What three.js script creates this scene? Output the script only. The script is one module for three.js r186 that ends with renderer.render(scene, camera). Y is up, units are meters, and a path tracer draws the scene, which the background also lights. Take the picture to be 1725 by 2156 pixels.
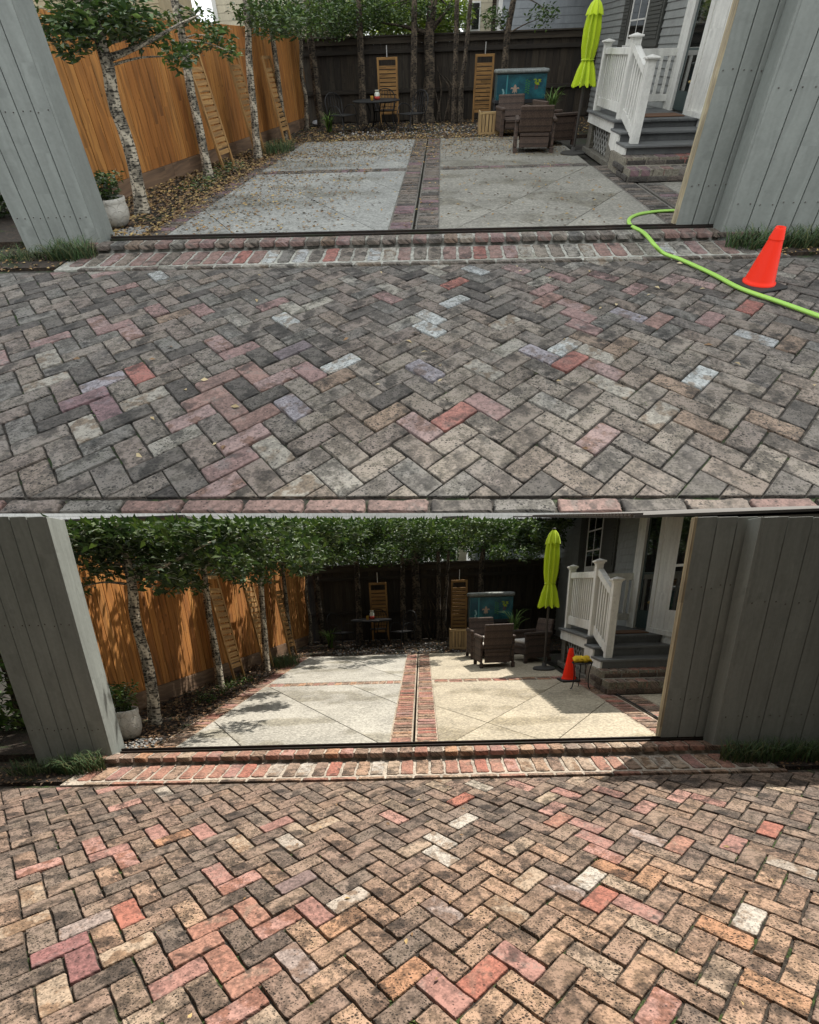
import * as THREE from 'three';
import { mergeGeometries, toCreasedNormals } from 'three/addons/utils/BufferGeometryUtils.js';
import { RoundedBoxGeometry } from 'three/addons/geometries/RoundedBoxGeometry.js';

// ---------------------------------------------------------------- camera, sky, sun, exposure
const scene = new THREE.Scene();
const V3 = (x, y, z) => new THREE.Vector3(x, y, z);
const F = 1040, CX = 862.5, CY = 1660, WID = 1725, HEI = 2156;      // focal length and optical centre in picture units
const ray = (x, y) => V3((x - CX) / F, -(y - CY) / F, -1).normalize();
function axes(vx, vy, slope) {                                        // right, up and away axes of a level site from its depth vanishing point and horizon
  const ez = ray(vx, vy), b = ray(vx + 1000, vy + slope * 1000);
  const ey = V3().crossVectors(b, ez).normalize(); if (ey.y < 0) ey.negate();
  const ex = V3().crossVectors(ez, ey).normalize();
  return { ex, ey, ez };
}
const AL = axes(888, 1224, -0.034), AU = axes(931, 107, -0.036);
const EYE = 1.43;
const camera = new THREE.PerspectiveCamera(2 * Math.atan(CY / F) * 180 / Math.PI, WID / (2 * CY), 0.05, 2000);
camera.setViewOffset(WID, 2 * CY, 0, 0, WID, HEI);
const CAM = new THREE.Matrix4().makeBasis(V3(AL.ex.x, AL.ey.x, -AL.ez.x), V3(AL.ex.y, AL.ey.y, -AL.ez.y), V3(AL.ex.z, AL.ey.z, -AL.ez.z));
camera.position.set(0, EYE, 0); camera.quaternion.setFromRotationMatrix(CAM); camera.updateProjectionMatrix();

const SUN = V3(0.343, 0.875, -0.343).normalize();
const SKYL = 1.0;
{
  const W = 64, H = 32, a = new Float32Array(W * H * 4);
  for (let j = 0; j < H; j++) for (let i = 0; i < W; i++) {
    const el = Math.max(0, Math.sin((j + 0.5 - H / 2) / H * Math.PI)), k = (j * W + i) * 4, t = Math.pow(1 - el, 3);
    a[k] = SKYL * (0.97 + 0.13 * t); a[k + 1] = SKYL * (1 + 0.12 * t); a[k + 2] = SKYL * (1.02 + 0.1 * t); a[k + 3] = 1;
  }
  const t = new THREE.DataTexture(a, W, H, THREE.RGBAFormat, THREE.FloatType);
  t.mapping = THREE.EquirectangularReflectionMapping; t.magFilter = THREE.LinearFilter; t.needsUpdate = true;
  scene.background = t; scene.environment = t;
}
const sun = new THREE.DirectionalLight(0xffffff, 5);
sun.color.setRGB(1, 0.93, 0.83);
sun.position.copy(SUN).multiplyScalar(40); sun.castShadow = true; sun.shadow.radius = 1.5; sun.shadow.mapSize.set(4096, 4096);
Object.assign(sun.shadow.camera, { left: -120, right: 120, top: 120, bottom: -120, near: 0.1, far: 400 });
scene.add(sun, sun.target);
const renderer = new THREE.WebGLRenderer({ antialias: true });
renderer.toneMapping = THREE.LinearToneMapping; renderer.toneMappingExposure = 1.5; renderer.shadowMap.enabled = true;

// ---------------------------------------------------------------- the two courtyards: the lower one level, the upper one on the rising ground behind it
const camToWorld = v => v.clone().applyMatrix4(CAM);
function site(o) {
  const P = o, ex = camToWorld(o.ax.ex), ey = camToWorld(o.ax.ey), ez = camToWorld(o.ax.ez);
  P.quat = new THREE.Quaternion().setFromRotationMatrix(new THREE.Matrix4().makeBasis(ex, ey, ez.clone().negate()));
  P.O = V3(0, EYE, 0).addScaledVector(ey, -o.H * o.s);
  P.scale = V3(o.s * o.kx, o.s * o.ky, o.s * o.kz);
  P.w = (x, y, d) => P.O.clone().addScaledVector(ex, o.s * (o.ox + o.kx * x)).addScaledVector(ey, o.s * o.ky * y).addScaledVector(ez, o.s * (o.od + o.kz * d));
  const dir = (px, py) => { const r = ray(px, py); return [r.dot(o.ax.ex), r.dot(o.ax.ey), r.dot(o.ax.ez)]; };
  const mod = (r, t) => [(r[0] * t - o.ox) / o.kx, (o.H + r[1] * t) / o.ky, (r[2] * t - o.od) / o.kz];
  P.at = (px, py, h = 0) => { const r = dir(px, py); return mod(r, (h * o.ky - o.H) / r[1]); };       // point of the photo on the level at height h
  P.atd = (px, py, d) => { const r = dir(px, py); return mod(r, (o.od + o.kz * d) / r[2]); };          // point of the photo at depth d
  P.px = (x, y, d) => { const X = o.ox + o.kx * x, Y = o.ky * y - o.H, D = o.od + o.kz * d, c = o.ax.ex.clone().multiplyScalar(X).addScaledVector(o.ax.ey, Y).addScaledVector(o.ax.ez, D); return [CX + F * c.x / -c.z, CY - F * c.y / -c.z, -c.z]; };
  return P;
}
const L = site({ low: true, ax: AL, H: EYE, s: 1, kx: 1, ky: 1, kz: 1, ox: 0, od: 0, tag: 'in the sunlit lower courtyard', t2: 'lower' });
const U = site({ low: false, ax: AU, H: 1, s: 8, kx: 1.088, ky: 0.66, kz: 1.483, ox: -0.13, od: 0.648, tag: 'in the shaded upper courtyard', t2: 'upper' });
const cut = (x, d, y = 1088) => { let lo = 0, hi = 8; for (let i = 0; i < 40; i++) { const m = (lo + hi) / 2; if (L.px(x, m, d)[1] > y) lo = m; else hi = m; } return lo; };   // height of the low roof line
const top = (P, x, d, tall) => P.low ? cut(x, d) : tall;

// ---------------------------------------------------------------- random, noise, textures
let seed = 7;
const rnd = () => { seed = (seed * 1664525 + 1013904223) >>> 0; return seed / 4294967296; };
const rr = (a, b) => a + (b - a) * rnd();
const pick = a => a[Math.floor(rnd() * a.length)];
const h2 = (x, y, s) => { let n = (x * 374761393 + y * 668265263 + s * 1442695041) | 0; n = Math.imul(n ^ (n >>> 13), 1274126177); n ^= n >>> 16; return (n >>> 0) / 4294967296; };
function vn(x, y, p, s) {
  const xi = Math.floor(x), yi = Math.floor(y), fx = x - xi, fy = y - yi, a = fx * fx * (3 - 2 * fx), b = fy * fy * (3 - 2 * fy), m = q => ((q % p) + p) % p;
  const g = (i, j) => h2(m(xi + i), m(yi + j), s);
  return (g(0, 0) * (1 - a) + g(1, 0) * a) * (1 - b) + (g(0, 1) * (1 - a) + g(1, 1) * a) * b;
}
const fbm = (u, v, f, s, o = 4) => { let r = 0, w = 0.5, t = 0; for (let i = 0; i < o; i++) { r += w * vn(u * f, v * f, f, s + i); t += w; f *= 2; w *= 0.55; } return r / t; };
function tex(n, size, fn, color = true) {
  const a = new Uint8Array(n * n * 4);
  for (let j = 0; j < n; j++) for (let i = 0; i < n; i++) { const c = fn(i / n, j / n), k = (j * n + i) * 4, q = Array.isArray(c) ? c : [c, c, c]; for (let m = 0; m < 3; m++) a[k + m] = Math.max(0, Math.min(255, q[m] * 255)); a[k + 3] = 255; }
  const t = new THREE.DataTexture(a, n, n); t.wrapS = t.wrapT = THREE.RepeatWrapping; t.magFilter = THREE.LinearFilter; t.minFilter = THREE.LinearMipmapLinearFilter; t.generateMipmaps = true;
  if (color) t.colorSpace = THREE.SRGBColorSpace; t.repeat.set(1 / size, 1 / size); t.needsUpdate = true; return t;
}
const sm = (a, b, x) => { x = Math.max(0, Math.min(1, (x - a) / (b - a))); return x * x * (3 - 2 * x); };
// pitted brick: holes, grain, worn skin
function pits(u, v, n, s, lo, hi) {          // cellular spots
  const x = u * n, y = v * n, xi = Math.floor(x), yi = Math.floor(y); let r = 0;
  for (let j = -1; j <= 1; j++) for (let i = -1; i <= 1; i++) { const a = ((xi + i) % n + n) % n, b = ((yi + j) % n + n) % n; if (h2(a, b, s) > hi) continue; const dx = xi + i + h2(a, b, s + 1) - x, dy = yi + j + h2(a, b, s + 2) - y, rad = lo + 0.28 * h2(a, b, s + 3) ** 2; r = Math.max(r, 1 - sm(rad * 0.6, rad, Math.hypot(dx, dy * 1.2))); }
  return r;
}
const brickH = (u, v) => { const g = fbm(u, v, 40, 11, 5), c = fbm(u, v, 7, 31, 5), w = sm(0.36, 0.6, fbm(u, v, 5, 57, 3)), p = Math.max(pits(u, v, 64, 5, 0.13, 0.62), 0.85 * pits(u, v, 120, 15, 0.16, 0.5)) * (0.4 + 0.6 * w), st = sm(0.55, 0.68, fbm(u, v, 12, 91, 4)), pl = sm(0.6, 0.7, fbm(u, v, 10, 131, 4)); return { g, c, p, st, pl }; };
const brickT = tex(1024, 1.1, (u, v) => { const { g, c, p, st, pl } = brickH(u, v), n = fbm(u, v, 150, 71, 2), q = (0.86 + 0.75 * (g - 0.5) + 0.5 * (c - 0.5)) * (1 - 0.66 * p) * (1 - 0.34 * st) * (0.72 + 0.56 * n); return [q + 0.1 * pl, q * (0.985 + 0.03 * c) + 0.11 * pl, q * (0.96 + 0.06 * g) + 0.12 * pl]; });
const brickB = tex(1024, 1.1, (u, v) => { const { g, c, p, st } = brickH(u, v); return 0.55 + 0.7 * (g - 0.5) + 0.35 * (c - 0.5) - 0.45 * p - 0.12 * st; }, false);
const smoothT = tex(1024, 1.0, (u, v) => { const g = fbm(u, v, 60, 211, 4), c = fbm(u, v, 8, 231, 5), s = sm(0.58, 0.74, fbm(u, v, 16, 251, 5)), d = sm(0.6, 0.72, fbm(u, v, 11, 271, 5)), p = pits(u, v, 70, 281, 0.1, 0.3), n = fbm(u, v, 150, 291, 2); const q = (0.86 + 0.5 * (g - 0.5) + 0.4 * (c - 0.5)) * (1 - 0.45 * p) * (1 - 0.32 * d) * (0.8 + 0.4 * n); return [q, q + 0.07 * s, q + 0.08 * s]; });
const smoothB = tex(1024, 1.0, (u, v) => 0.5 + 0.8 * (fbm(u, v, 60, 211, 4) - 0.5) + 0.4 * (fbm(u, v, 8, 231, 4) - 0.5) - 0.3 * pits(u, v, 70, 281, 0.1, 0.3), false);
const paleT = tex(1024, 1.0, (u, v) => { const g = fbm(u, v, 60, 311, 4), s = sm(0.44, 0.66, fbm(u, v, 20, 331, 5)), c = fbm(u, v, 7, 341, 4), p = pits(u, v, 70, 351, 0.12, 0.4), n = fbm(u, v, 150, 361, 2); const q = (0.9 + 0.5 * (g - 0.5) + 0.3 * (c - 0.5)) * (1 - 0.5 * p) * (0.8 + 0.4 * n); return [q * (1 - 0.2 * s), q * (1 - 0.26 * s), q * (1 - 0.31 * s)]; });
const dirtT = tex(512, 0.9, (u, v) => { const g = fbm(u, v, 60, 401, 3), m = sm(0.56, 0.7, fbm(u, v, 7, 421, 4)), s = sm(0.6, 0.75, fbm(u, v, 11, 441, 3)); const q = 0.3 + 0.42 * (g - 0.5) + 0.1 * s; return [q * (1 - 0.22 * m), q * (0.94 + 0.16 * m), q * (0.86 - 0.4 * m)]; });
const grainB = tex(512, 0.5, (u, v) => fbm(u, v, 64, 461, 3), false);
const concT = tex(1024, 2.6, (u, v) => { const g = fbm(u, v, 160, 501, 3), c = fbm(u, v, 5, 521, 5), st = sm(0.5, 0.72, fbm(u, v, 6, 541, 5)), ag = pits(u, v, 150, 551, 0.2, 0.4), br = vn(u * 16, v * 220, 220, 559) * 0.5 + vn(u * 40, v * 440, 440, 563) * 0.5; const q = 0.79 + 0.42 * (g - 0.5) + 0.2 * (c - 0.5) - 0.13 * st - 0.08 * ag + 0.1 * (br - 0.5); return [q, q * (0.99 - 0.012 * st), q * (0.965 - 0.05 * st)]; });
const concB = tex(512, 0.8, (u, v) => 0.5 + 0.8 * (fbm(u, v, 90, 561, 3) - 0.5) - 0.2 * pits(u, v, 50, 571, 0.18, 0.4), false);
const woodT = tex(512, 1, (u, v) => { const wv = 0.06 * (fbm(u, v, 4, 601, 3) - 0.5), k = u + wv, f = 0.5 * vn(k * 48, v * 3, 48, 611) + 0.3 * vn(k * 130, v * 5, 130, 621) + 0.2 * fbm(u, v, 4, 631, 3), kn = pits(u, v, 9, 641, 0.02, 0.1) * 0.6, st = sm(0.55, 0.75, vn(k * 9, v * 2, 9, 649)); const q = 0.66 + 0.55 * f - 0.3 * kn - 0.1 * st; return [q, q * (0.985 - 0.03 * f), q * (0.95 - 0.08 * f)]; });
const woodB = tex(512, 1, (u, v) => { const k = u + 0.06 * (fbm(u, v, 4, 601, 3) - 0.5); return 0.6 * vn(k * 48, v * 3, 48, 611) + 0.4 * vn(k * 130, v * 5, 130, 621); }, false);
const paintT = tex(512, 1.3, (u, v) => { const g = fbm(u, v, 70, 651, 3), c = fbm(u, v, 4, 661, 4), k = u * 0.98 + 0.08 * fbm(u, v, 3, 671, 3), st = vn(k * 26, v * 3, 26, 681) * 0.6 + vn(k * 80, v * 4, 80, 685) * 0.4, sp = sm(0.66, 0.76, fbm(u, v, 9, 691, 5)), kn = pits(u, v, 6, 697, 0.02, 0.25) * 0.6; const q = 0.92 + 0.07 * (g - 0.5) + 0.1 * (c - 0.5) + 0.13 * (st - 0.5) - 0.035 * sp - 0.08 * kn; return [q, q, q * 0.99]; });
const barkT = tex(512, 0.5, (u, v) => { const c = sm(0.4, 0.62, fbm(u, v, 6, 701, 4)), l = sm(0.55, 0.68, vn(u * 12, v * 56, 56, 711) * 0.6 + fbm(u, v, 20, 721, 3) * 0.45), g = fbm(u, v, 50, 731, 3); const q = (0.62 + 0.3 * c + 0.3 * (g - 0.5)) * (1 - 0.6 * l); return [q, q * 0.965, q * 0.9]; });
const barkB = tex(512, 0.5, (u, v) => 0.6 - 0.5 * sm(0.5, 0.7, vn(u * 12, v * 56, 56, 711) * 0.6 + fbm(u, v, 20, 721, 3) * 0.45) + 0.3 * fbm(u, v, 30, 741, 3), false);
const wickT = tex(256, 0.11, (u, v) => { const i = Math.floor(u * 10), ph = (v * 8 + (i % 2) * 0.5) % 1, a = Math.sin(ph * Math.PI), b = Math.sin((u * 10 % 1) * Math.PI), st = h2(i, Math.floor(v * 8 + (i % 2) * 0.5), 801); const q = (0.45 + 0.55 * a) * (0.6 + 0.4 * b) * (0.6 + 0.3 * st + 0.4 * h2(3, Math.floor(v * 4), 811)); return [q, q * 0.94, q * 0.9]; });
const wickB = tex(256, 0.11, (u, v) => { const i = Math.floor(u * 10), ph = (v * 8 + (i % 2) * 0.5) % 1; return Math.sin(ph * Math.PI) * (0.4 + 0.6 * Math.sin((u * 10 % 1) * Math.PI)); }, false);
const potB = tex(512, 0.3, (u, v) => { let r = 0; const n = 5, x = u * n, row = Math.floor(v * n); for (let j = -1; j <= 1; j++) for (let i = -1; i <= 1; i++) { const cx = Math.floor(x) + i + 0.5, cy = row + j + 0.5, m = ((cx | 0) + (cy | 0)) % 2 ? 0.8 : -0.8, dx = x - cx, dy = v * n - cy, a = dx * Math.cos(m) + dy * Math.sin(m), b = -dx * Math.sin(m) + dy * Math.cos(m); r = Math.max(r, 1 - sm(0.75, 1, (a / 0.5) ** 2 + (b / 0.2) ** 2)); } return 1 - r; }, false);

// ---------------------------------------------------------------- materials (linear base colours)
const mats = {};
function M(key, rgb, o = {}) {
  if (mats[key]) return mats[key];
  const phys = o.transmission || o.clearcoat || o.sheen || o.specularIntensity !== undefined, m = new (phys ? THREE.MeshPhysicalMaterial : THREE.MeshStandardMaterial)({ roughness: 0.85, ...o });
  m.color.setRGB(...rgb); m.name = key; return mats[key] = m;
}
const wood = (key, rgb, o = {}) => M(key, rgb, { map: woodT, bumpMap: woodB, bumpScale: 0.002, roughness: 0.8, ...o });
const paint = (key, rgb, o = {}) => M(key, rgb, { map: paintT, bumpMap: woodB, bumpScale: 0.0018, roughness: 0.62, ...o });
const brickM = (key, rgb, kind = 0) => M(key, rgb, kind == 0 ? { map: brickT, bumpMap: brickB, bumpScale: 0.007, roughness: 0.93 } : kind == 1 ? { map: smoothT, bumpMap: smoothB, bumpScale: 0.004, roughness: 0.88 } : { map: paleT, bumpMap: smoothB, bumpScale: 0.006, roughness: 0.92 });
const metal = (key, rgb, o = {}) => M(key, rgb, { roughness: 0.5, metalness: 0.3, ...o });

// ---------------------------------------------------------------- geometry helpers: x right, y up, d away from the viewer
function uvm(g, sx = 1, swap = false) {       // uv in metres by the face's main direction
  if (g.index) g = g.toNonIndexed();
  const p = g.attributes.position, n = g.attributes.normal, uv = new Float32Array(p.count * 2), o1 = rnd() * 3, o2 = rnd() * 3;
  for (let i = 0; i < p.count; i += 3) {
    let a = 0, b = 0, c = 0; for (let k = 0; k < 3; k++) { a += Math.abs(n.getX(i + k)); b += Math.abs(n.getY(i + k)); c += Math.abs(n.getZ(i + k)); }
    for (let k = 0; k < 3; k++) { const x = p.getX(i + k), y = p.getY(i + k), z = p.getZ(i + k); let u, v; if (a >= b && a >= c) { u = z; v = y; } else if (b >= c) { u = x; v = z; } else { u = x; v = y; } if (swap) [u, v] = [v, u]; uv[(i + k) * 2] = u * sx + o1; uv[(i + k) * 2 + 1] = v * sx + o2; }
  }
  g.setAttribute('uv', new THREE.BufferAttribute(uv, 2)); return g;
}
const bx = (x0, x1, y0, y1, d0, d1, r = 0, swap = false) => { const w = Math.abs(x1 - x0), h = Math.abs(y1 - y0), e = Math.abs(d1 - d0), g = r ? new RoundedBoxGeometry(w, h, e, 2, Math.min(r, w / 2.1, h / 2.1, e / 2.1)) : new THREE.BoxGeometry(w, h, e); g.translate((x0 + x1) / 2, (y0 + y1) / 2, -(d0 + d1) / 2); return uvm(g, 1, swap); };
const pt = (x, y, d) => V3(x, y, -d);
function tube(pts, r, seg = 24, rad = 6) { const c = new THREE.CatmullRomCurve3(pts.map(p => pt(...p))); return uvm(new THREE.TubeGeometry(c, seg, r, rad)); }
function limb(pts, r0, r1, seg = 20, rad = 9, rough = 0.08) {
  const c = new THREE.CatmullRomCurve3(pts.map(p => pt(...p))), g = new THREE.TubeGeometry(c, seg, 1, rad), p = g.attributes.position, uv = g.attributes.uv, len = c.getLength();
  for (let i = 0; i <= seg; i++) { const t = i / seg, ctr = c.getPointAt(t), r = (r0 + (r1 - r0) * t) * (1 + 0.35 * Math.exp(-t * len / 0.12) * (r0 > 0.03 ? 1 : 0)); for (let j = 0; j <= rad; j++) { const k = i * (rad + 1) + j, f = r * (1 + rough * (h2(i, j % rad, 77) - 0.5) * 2); p.setXYZ(k, ctr.x + (p.getX(k) - ctr.x) * f, ctr.y + (p.getY(k) - ctr.y) * f, ctr.z + (p.getZ(k) - ctr.z) * f); uv.setXY(k, j / rad * 0.5, t * len); } }
  g.computeVertexNormals(); return g.toNonIndexed();
}
function prism(poly, y0, y1, r = 0) {         // poly of [x, d], flat top
  const s = new THREE.Shape(poly.map(([x, d]) => new THREE.Vector2(x, d))), g = new THREE.ExtrudeGeometry(s, { depth: y1 - y0 - r, bevelEnabled: r > 0, bevelSize: r, bevelOffset: -r, bevelThickness: r, bevelSegments: 1 });
  g.rotateX(-Math.PI / 2); g.translate(0, y0, 0); return uvm(g);
}
const vprism = (poly, d0, d1) => { const g = new THREE.ExtrudeGeometry(new THREE.Shape(poly.map(([x, y]) => new THREE.Vector2(x, y))), { depth: d1 - d0, bevelEnabled: false }); g.translate(0, 0, -d1); return uvm(g); };       // poly of [x, y]
const sprism = (poly, x0, x1) => { const g = new THREE.ExtrudeGeometry(new THREE.Shape(poly.map(([d, y]) => new THREE.Vector2(d, y))), { depth: x1 - x0, bevelEnabled: false }); g.rotateY(Math.PI / 2); g.translate(x0, 0, 0); return uvm(g); };   // poly of [d, y]
const lathe = (prof, n = 28) => uvm(new THREE.LatheGeometry(prof.map(([r, y]) => new THREE.Vector2(r, y)), n));
const names = {};
const numbered = n => { const k = names[n] = (names[n] ?? -1) + 1; return k ? `${n}_${String(k).padStart(3, '0')}` : n; };
function thing(P, name, label, category, [x, y, d], turn = 0, group) {
  const o = new THREE.Group(); o.name = numbered(name); o.position.copy(P.w(x, y, d)); o.quaternion.copy(P.quat); o.scale.copy(P.scale);
  o.userData = category ? { label, category } : { label, kind: 'structure' }; if (group) o.userData.group = group;
  o.turn = turn; scene.add(o); return o;
}
const structure = (P, name, label, at = [0, 0, 0]) => thing(P, name, label, null, at);
function part(o, name, geo, mat, label) {
  let r = o; while (r.parent && r.parent !== scene) r = r.parent;
  if (Array.isArray(geo)) geo = mergeGeometries(geo.map(g => { g = g.index ? g.toNonIndexed() : g; for (const k of Object.keys(g.attributes)) if (!['position', 'normal', 'uv'].includes(k)) g.deleteAttribute(k); return g; }));
  if (r.turn) geo.rotateY(r.turn);
  const m = new THREE.Mesh(geo, mat); m.name = name; m.castShadow = m.receiveShadow = true; if (label) m.userData.label = label; o.add(m); return m;
}
function leafGeo(l, w) {                       // a pointed leaf folded along its rib
  const g = new THREE.BufferGeometry(), p = [0, 0, 0, w, 0.12 * l, l * 0.45, 0, 0.02 * l, l * 0.5, -w, 0.12 * l, l * 0.45, 0, -0.1 * l, l];
  g.setAttribute('position', new THREE.Float32BufferAttribute(p, 3)); g.setIndex([0, 1, 2, 1, 4, 2, 0, 2, 3, 2, 4, 3]); g.computeVertexNormals(); return g;
}
const LEAF = leafGeo(0.07, 0.015), LEAFB = leafGeo(0.09, 0.02), DEAD = leafGeo(0.05, 0.012);
function scatter(o, name, geo, mat, list, cols) {    // list of [x, y, d, size, rx, ry, rz]
  const m = new THREE.InstancedMesh(geo, mat, list.length), e = new THREE.Object3D(), c = new THREE.Color();
  list.forEach((q, i) => { e.position.set(q[0], q[1], -q[2]); e.rotation.set(q[4], q[5], q[6]); e.scale.setScalar(q[3]); e.updateMatrix(); m.setMatrixAt(i, e.matrix); const k = pick(cols), f = rr(0.75, 1.25); m.setColorAt(i, c.setRGB(k[0] * f, k[1] * f, k[2] * f)); });
  m.name = name; m.userData.kind = 'stuff'; m.castShadow = m.receiveShadow = true; o.add(m); return m;
}
const leafM = M('leaf', [1, 1, 1], { transmission: 0.3, roughness: 0.9, thickness: 0, side: THREE.DoubleSide });
const glowLeafM = M('bright_leaf', [1, 1, 1], { transmission: 0.55, roughness: 0.9, thickness: 0, side: THREE.DoubleSide });
const deadM = M('dead_leaf', [1, 1, 1], { roughness: 0.95, side: THREE.DoubleSide });
const bladeM = M('grass_blade', [1, 1, 1], { roughness: 0.8, side: THREE.DoubleSide });
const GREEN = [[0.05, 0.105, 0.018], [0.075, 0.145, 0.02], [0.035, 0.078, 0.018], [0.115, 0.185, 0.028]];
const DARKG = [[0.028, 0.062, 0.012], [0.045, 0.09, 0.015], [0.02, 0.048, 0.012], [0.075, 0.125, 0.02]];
const YELG = [[0.24, 0.36, 0.03], [0.3, 0.4, 0.03], [0.17, 0.29, 0.03], [0.34, 0.42, 0.05]];

// ---------------------------------------------------------------- ground, paving, threshold, patio
const CT = 0.1;                                // height of the courtyard above the drive
const TONES = {                                // lower: washed; upper: before washing, greyed by dirt
  G: [[[0.225, 0.16, 0.122], 0], [[0.195, 0.142, 0.112], 0], [[0.255, 0.182, 0.138], 0], [[0.205, 0.155, 0.125], 0], [[0.24, 0.165, 0.128], 0]],
  B: [[[0.25, 0.168, 0.122], 0], [[0.28, 0.188, 0.138], 0]], D: [[[0.15, 0.112, 0.09], 0], [[0.17, 0.13, 0.105], 0]],
  T: [[[0.345, 0.225, 0.155], 0], [[0.31, 0.205, 0.145], 0], [[0.37, 0.245, 0.17], 0]], O: [[[0.37, 0.2, 0.118], 0], [[0.38, 0.22, 0.135], 0]],
  C: [[[0.37, 0.285, 0.21], 2], [[0.34, 0.255, 0.19], 0]], W: [[[0.44, 0.4, 0.35], 2], [[0.38, 0.33, 0.28], 2]],
  P: [[[0.38, 0.215, 0.18], 2], [[0.34, 0.18, 0.15], 1]], S: [[[0.345, 0.17, 0.122], 1], [[0.355, 0.185, 0.135], 1]], R: [[[0.36, 0.14, 0.1], 1]], U: [[[0.22, 0.155, 0.145], 1]], V: [[[0.26, 0.12, 0.115], 1]], L: [[[0.33, 0.265, 0.24], 2]],
};
const DIRTY = {
  G: [[[0.142, 0.13, 0.116], 0], [[0.12, 0.112, 0.102], 0], [[0.165, 0.15, 0.133], 0], [[0.132, 0.13, 0.12], 0], [[0.158, 0.136, 0.12], 0]],
  B: [[[0.165, 0.14, 0.118], 0], [[0.155, 0.136, 0.116], 0]], D: [[[0.07, 0.065, 0.06], 0], [[0.085, 0.08, 0.073], 0]],
  T: [[[0.188, 0.17, 0.145], 0], [[0.172, 0.158, 0.138], 0], [[0.2, 0.18, 0.154], 0]], O: [[[0.2, 0.152, 0.115], 0], [[0.185, 0.145, 0.112], 0]],
  C: [[[0.25, 0.245, 0.215], 2], [[0.215, 0.21, 0.188], 0]], W: [[[0.35, 0.385, 0.385], 2], [[0.29, 0.315, 0.32], 2]],
  P: [[[0.235, 0.175, 0.168], 2], [[0.215, 0.145, 0.138], 1]], S: [[[0.215, 0.14, 0.122], 1], [[0.2, 0.135, 0.12], 1]], R: [[[0.255, 0.11, 0.092], 1]], U: [[[0.14, 0.12, 0.132], 1]], V: [[[0.17, 0.11, 0.12], 1]], L: [[[0.225, 0.22, 0.245], 2]],
};
const toneM = (P, k) => { const a = (P.low ? TONES : DIRTY)[k], i = Math.floor(rnd() * a.length); return { m: brickM(`brick_${P.t2}_${k}${i}`, P.low ? a[i][0] : [a[i][0][0] * 1.17, a[i][0][1] * 1.12, a[i][0][2] * 1.1], a[i][1]), kind: a[i][1] }; };
const SEEN = {};                                // stand-out bricks, read off the photograph: [x, y] in the lower picture
{
  const a = { R: [[535, 640]], V: [[355, 850], [260, 790]], S: [[900, 670], [1065, 620], [840, 790], [950, 850], [1080, 925], [720, 220], [680, 260]], P: [[755, 920], [1050, 1015], [1165, 675], [1320, 630], [240, 315], [355, 360], [500, 415], [430, 390], [130, 455], [620, 305], [825, 300], [540, 165], [600, 180], [840, 190], [1190, 185], [1140, 265], [470, 105], [190, 230]], U: [[1240, 490], [480, 335]], W: [[1455, 580], [1205, 330], [705, 115], [1460, 155], [1240, 115]], L: [[1265, 850], [350, 680]], C: [[110, 680], [105, 565], [1240, 295]], O: [[1440, 670], [405, 1010], [700, 325]], T: [[565, 725], [455, 735], [800, 625], [1435, 770], [1280, 720], [1590, 615], [1560, 720], [600, 545], [430, 480], [1150, 480], [1690, 590]], D: [[740, 730], [1020, 740], [1130, 790], [455, 905], [250, 640], [1110, 540], [100, 830], [545, 500]] };
  const b = { R: [[310, 895], [205, 163], [795, 565], [1545, 298]], S: [[915, 118], [630, 245], [1140, 350]], P: [[455, 102], [665, 140], [595, 195], [750, 265], [785, 325], [1280, 170], [465, 835], [165, 960], [50, 1000], [950, 610], [1050, 1020]], W: [[275, 100], [120, 320], [215, 245], [760, 480], [1640, 940], [1430, 680], [155, 390], [1600, 455]], L: [[650, 515], [140, 610], [1000, 315]], O: [[875, 440], [1010, 480], [1530, 970], [1320, 740]], C: [[910, 530], [460, 345], [500, 475], [410, 610], [770, 845], [1300, 920], [1020, 710]], T: [[975, 400], [360, 375], [590, 380], [250, 410], [400, 520], [960, 910], [1205, 785], [1250, 620], [1535, 630], [1110, 450], [1270, 490], [1170, 530], [1350, 580], [1640, 580], [1530, 790], [720, 730], [600, 770], [1430, 880], [1380, 470], [280, 650], [840, 660], [300, 780], [1640, 360], [50, 720], [40, 640], [1130, 840], [690, 600]], B: [[900, 780], [150, 820], [640, 900], [540, 550], [490, 410], [1060, 560], [1130, 660], [470, 700]], D: [[60, 880], [440, 290], [1000, 760]] };
  const put = (set, ox) => { for (const k in set) for (const [x, y] of set[k]) { const q = L.at(ox + x * 0.5003, 1607 + y * 0.5003); (SEEN[k] ??= []).push([q[0], q[2]]); } };
  put(a, 0); put(b, 861.8);
}
function polyBrick(poly, h) {                  // a brick cut to fit: convex outline of [x, d] about its own centre
  const c = poly.reduce((m, q) => [m[0] + q[0] / poly.length, m[1] + q[1] / poly.length], [0, 0]);
  return { c, g: prism(poly.map(q => { const dx = q[0] - c[0], dy = q[1] - c[1], l = Math.hypot(dx, dy), f = Math.max(0.2, 1 - 0.005 / l); return [dx * f, dy * f]; }), -0.045, h, 0.003) };
}
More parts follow.
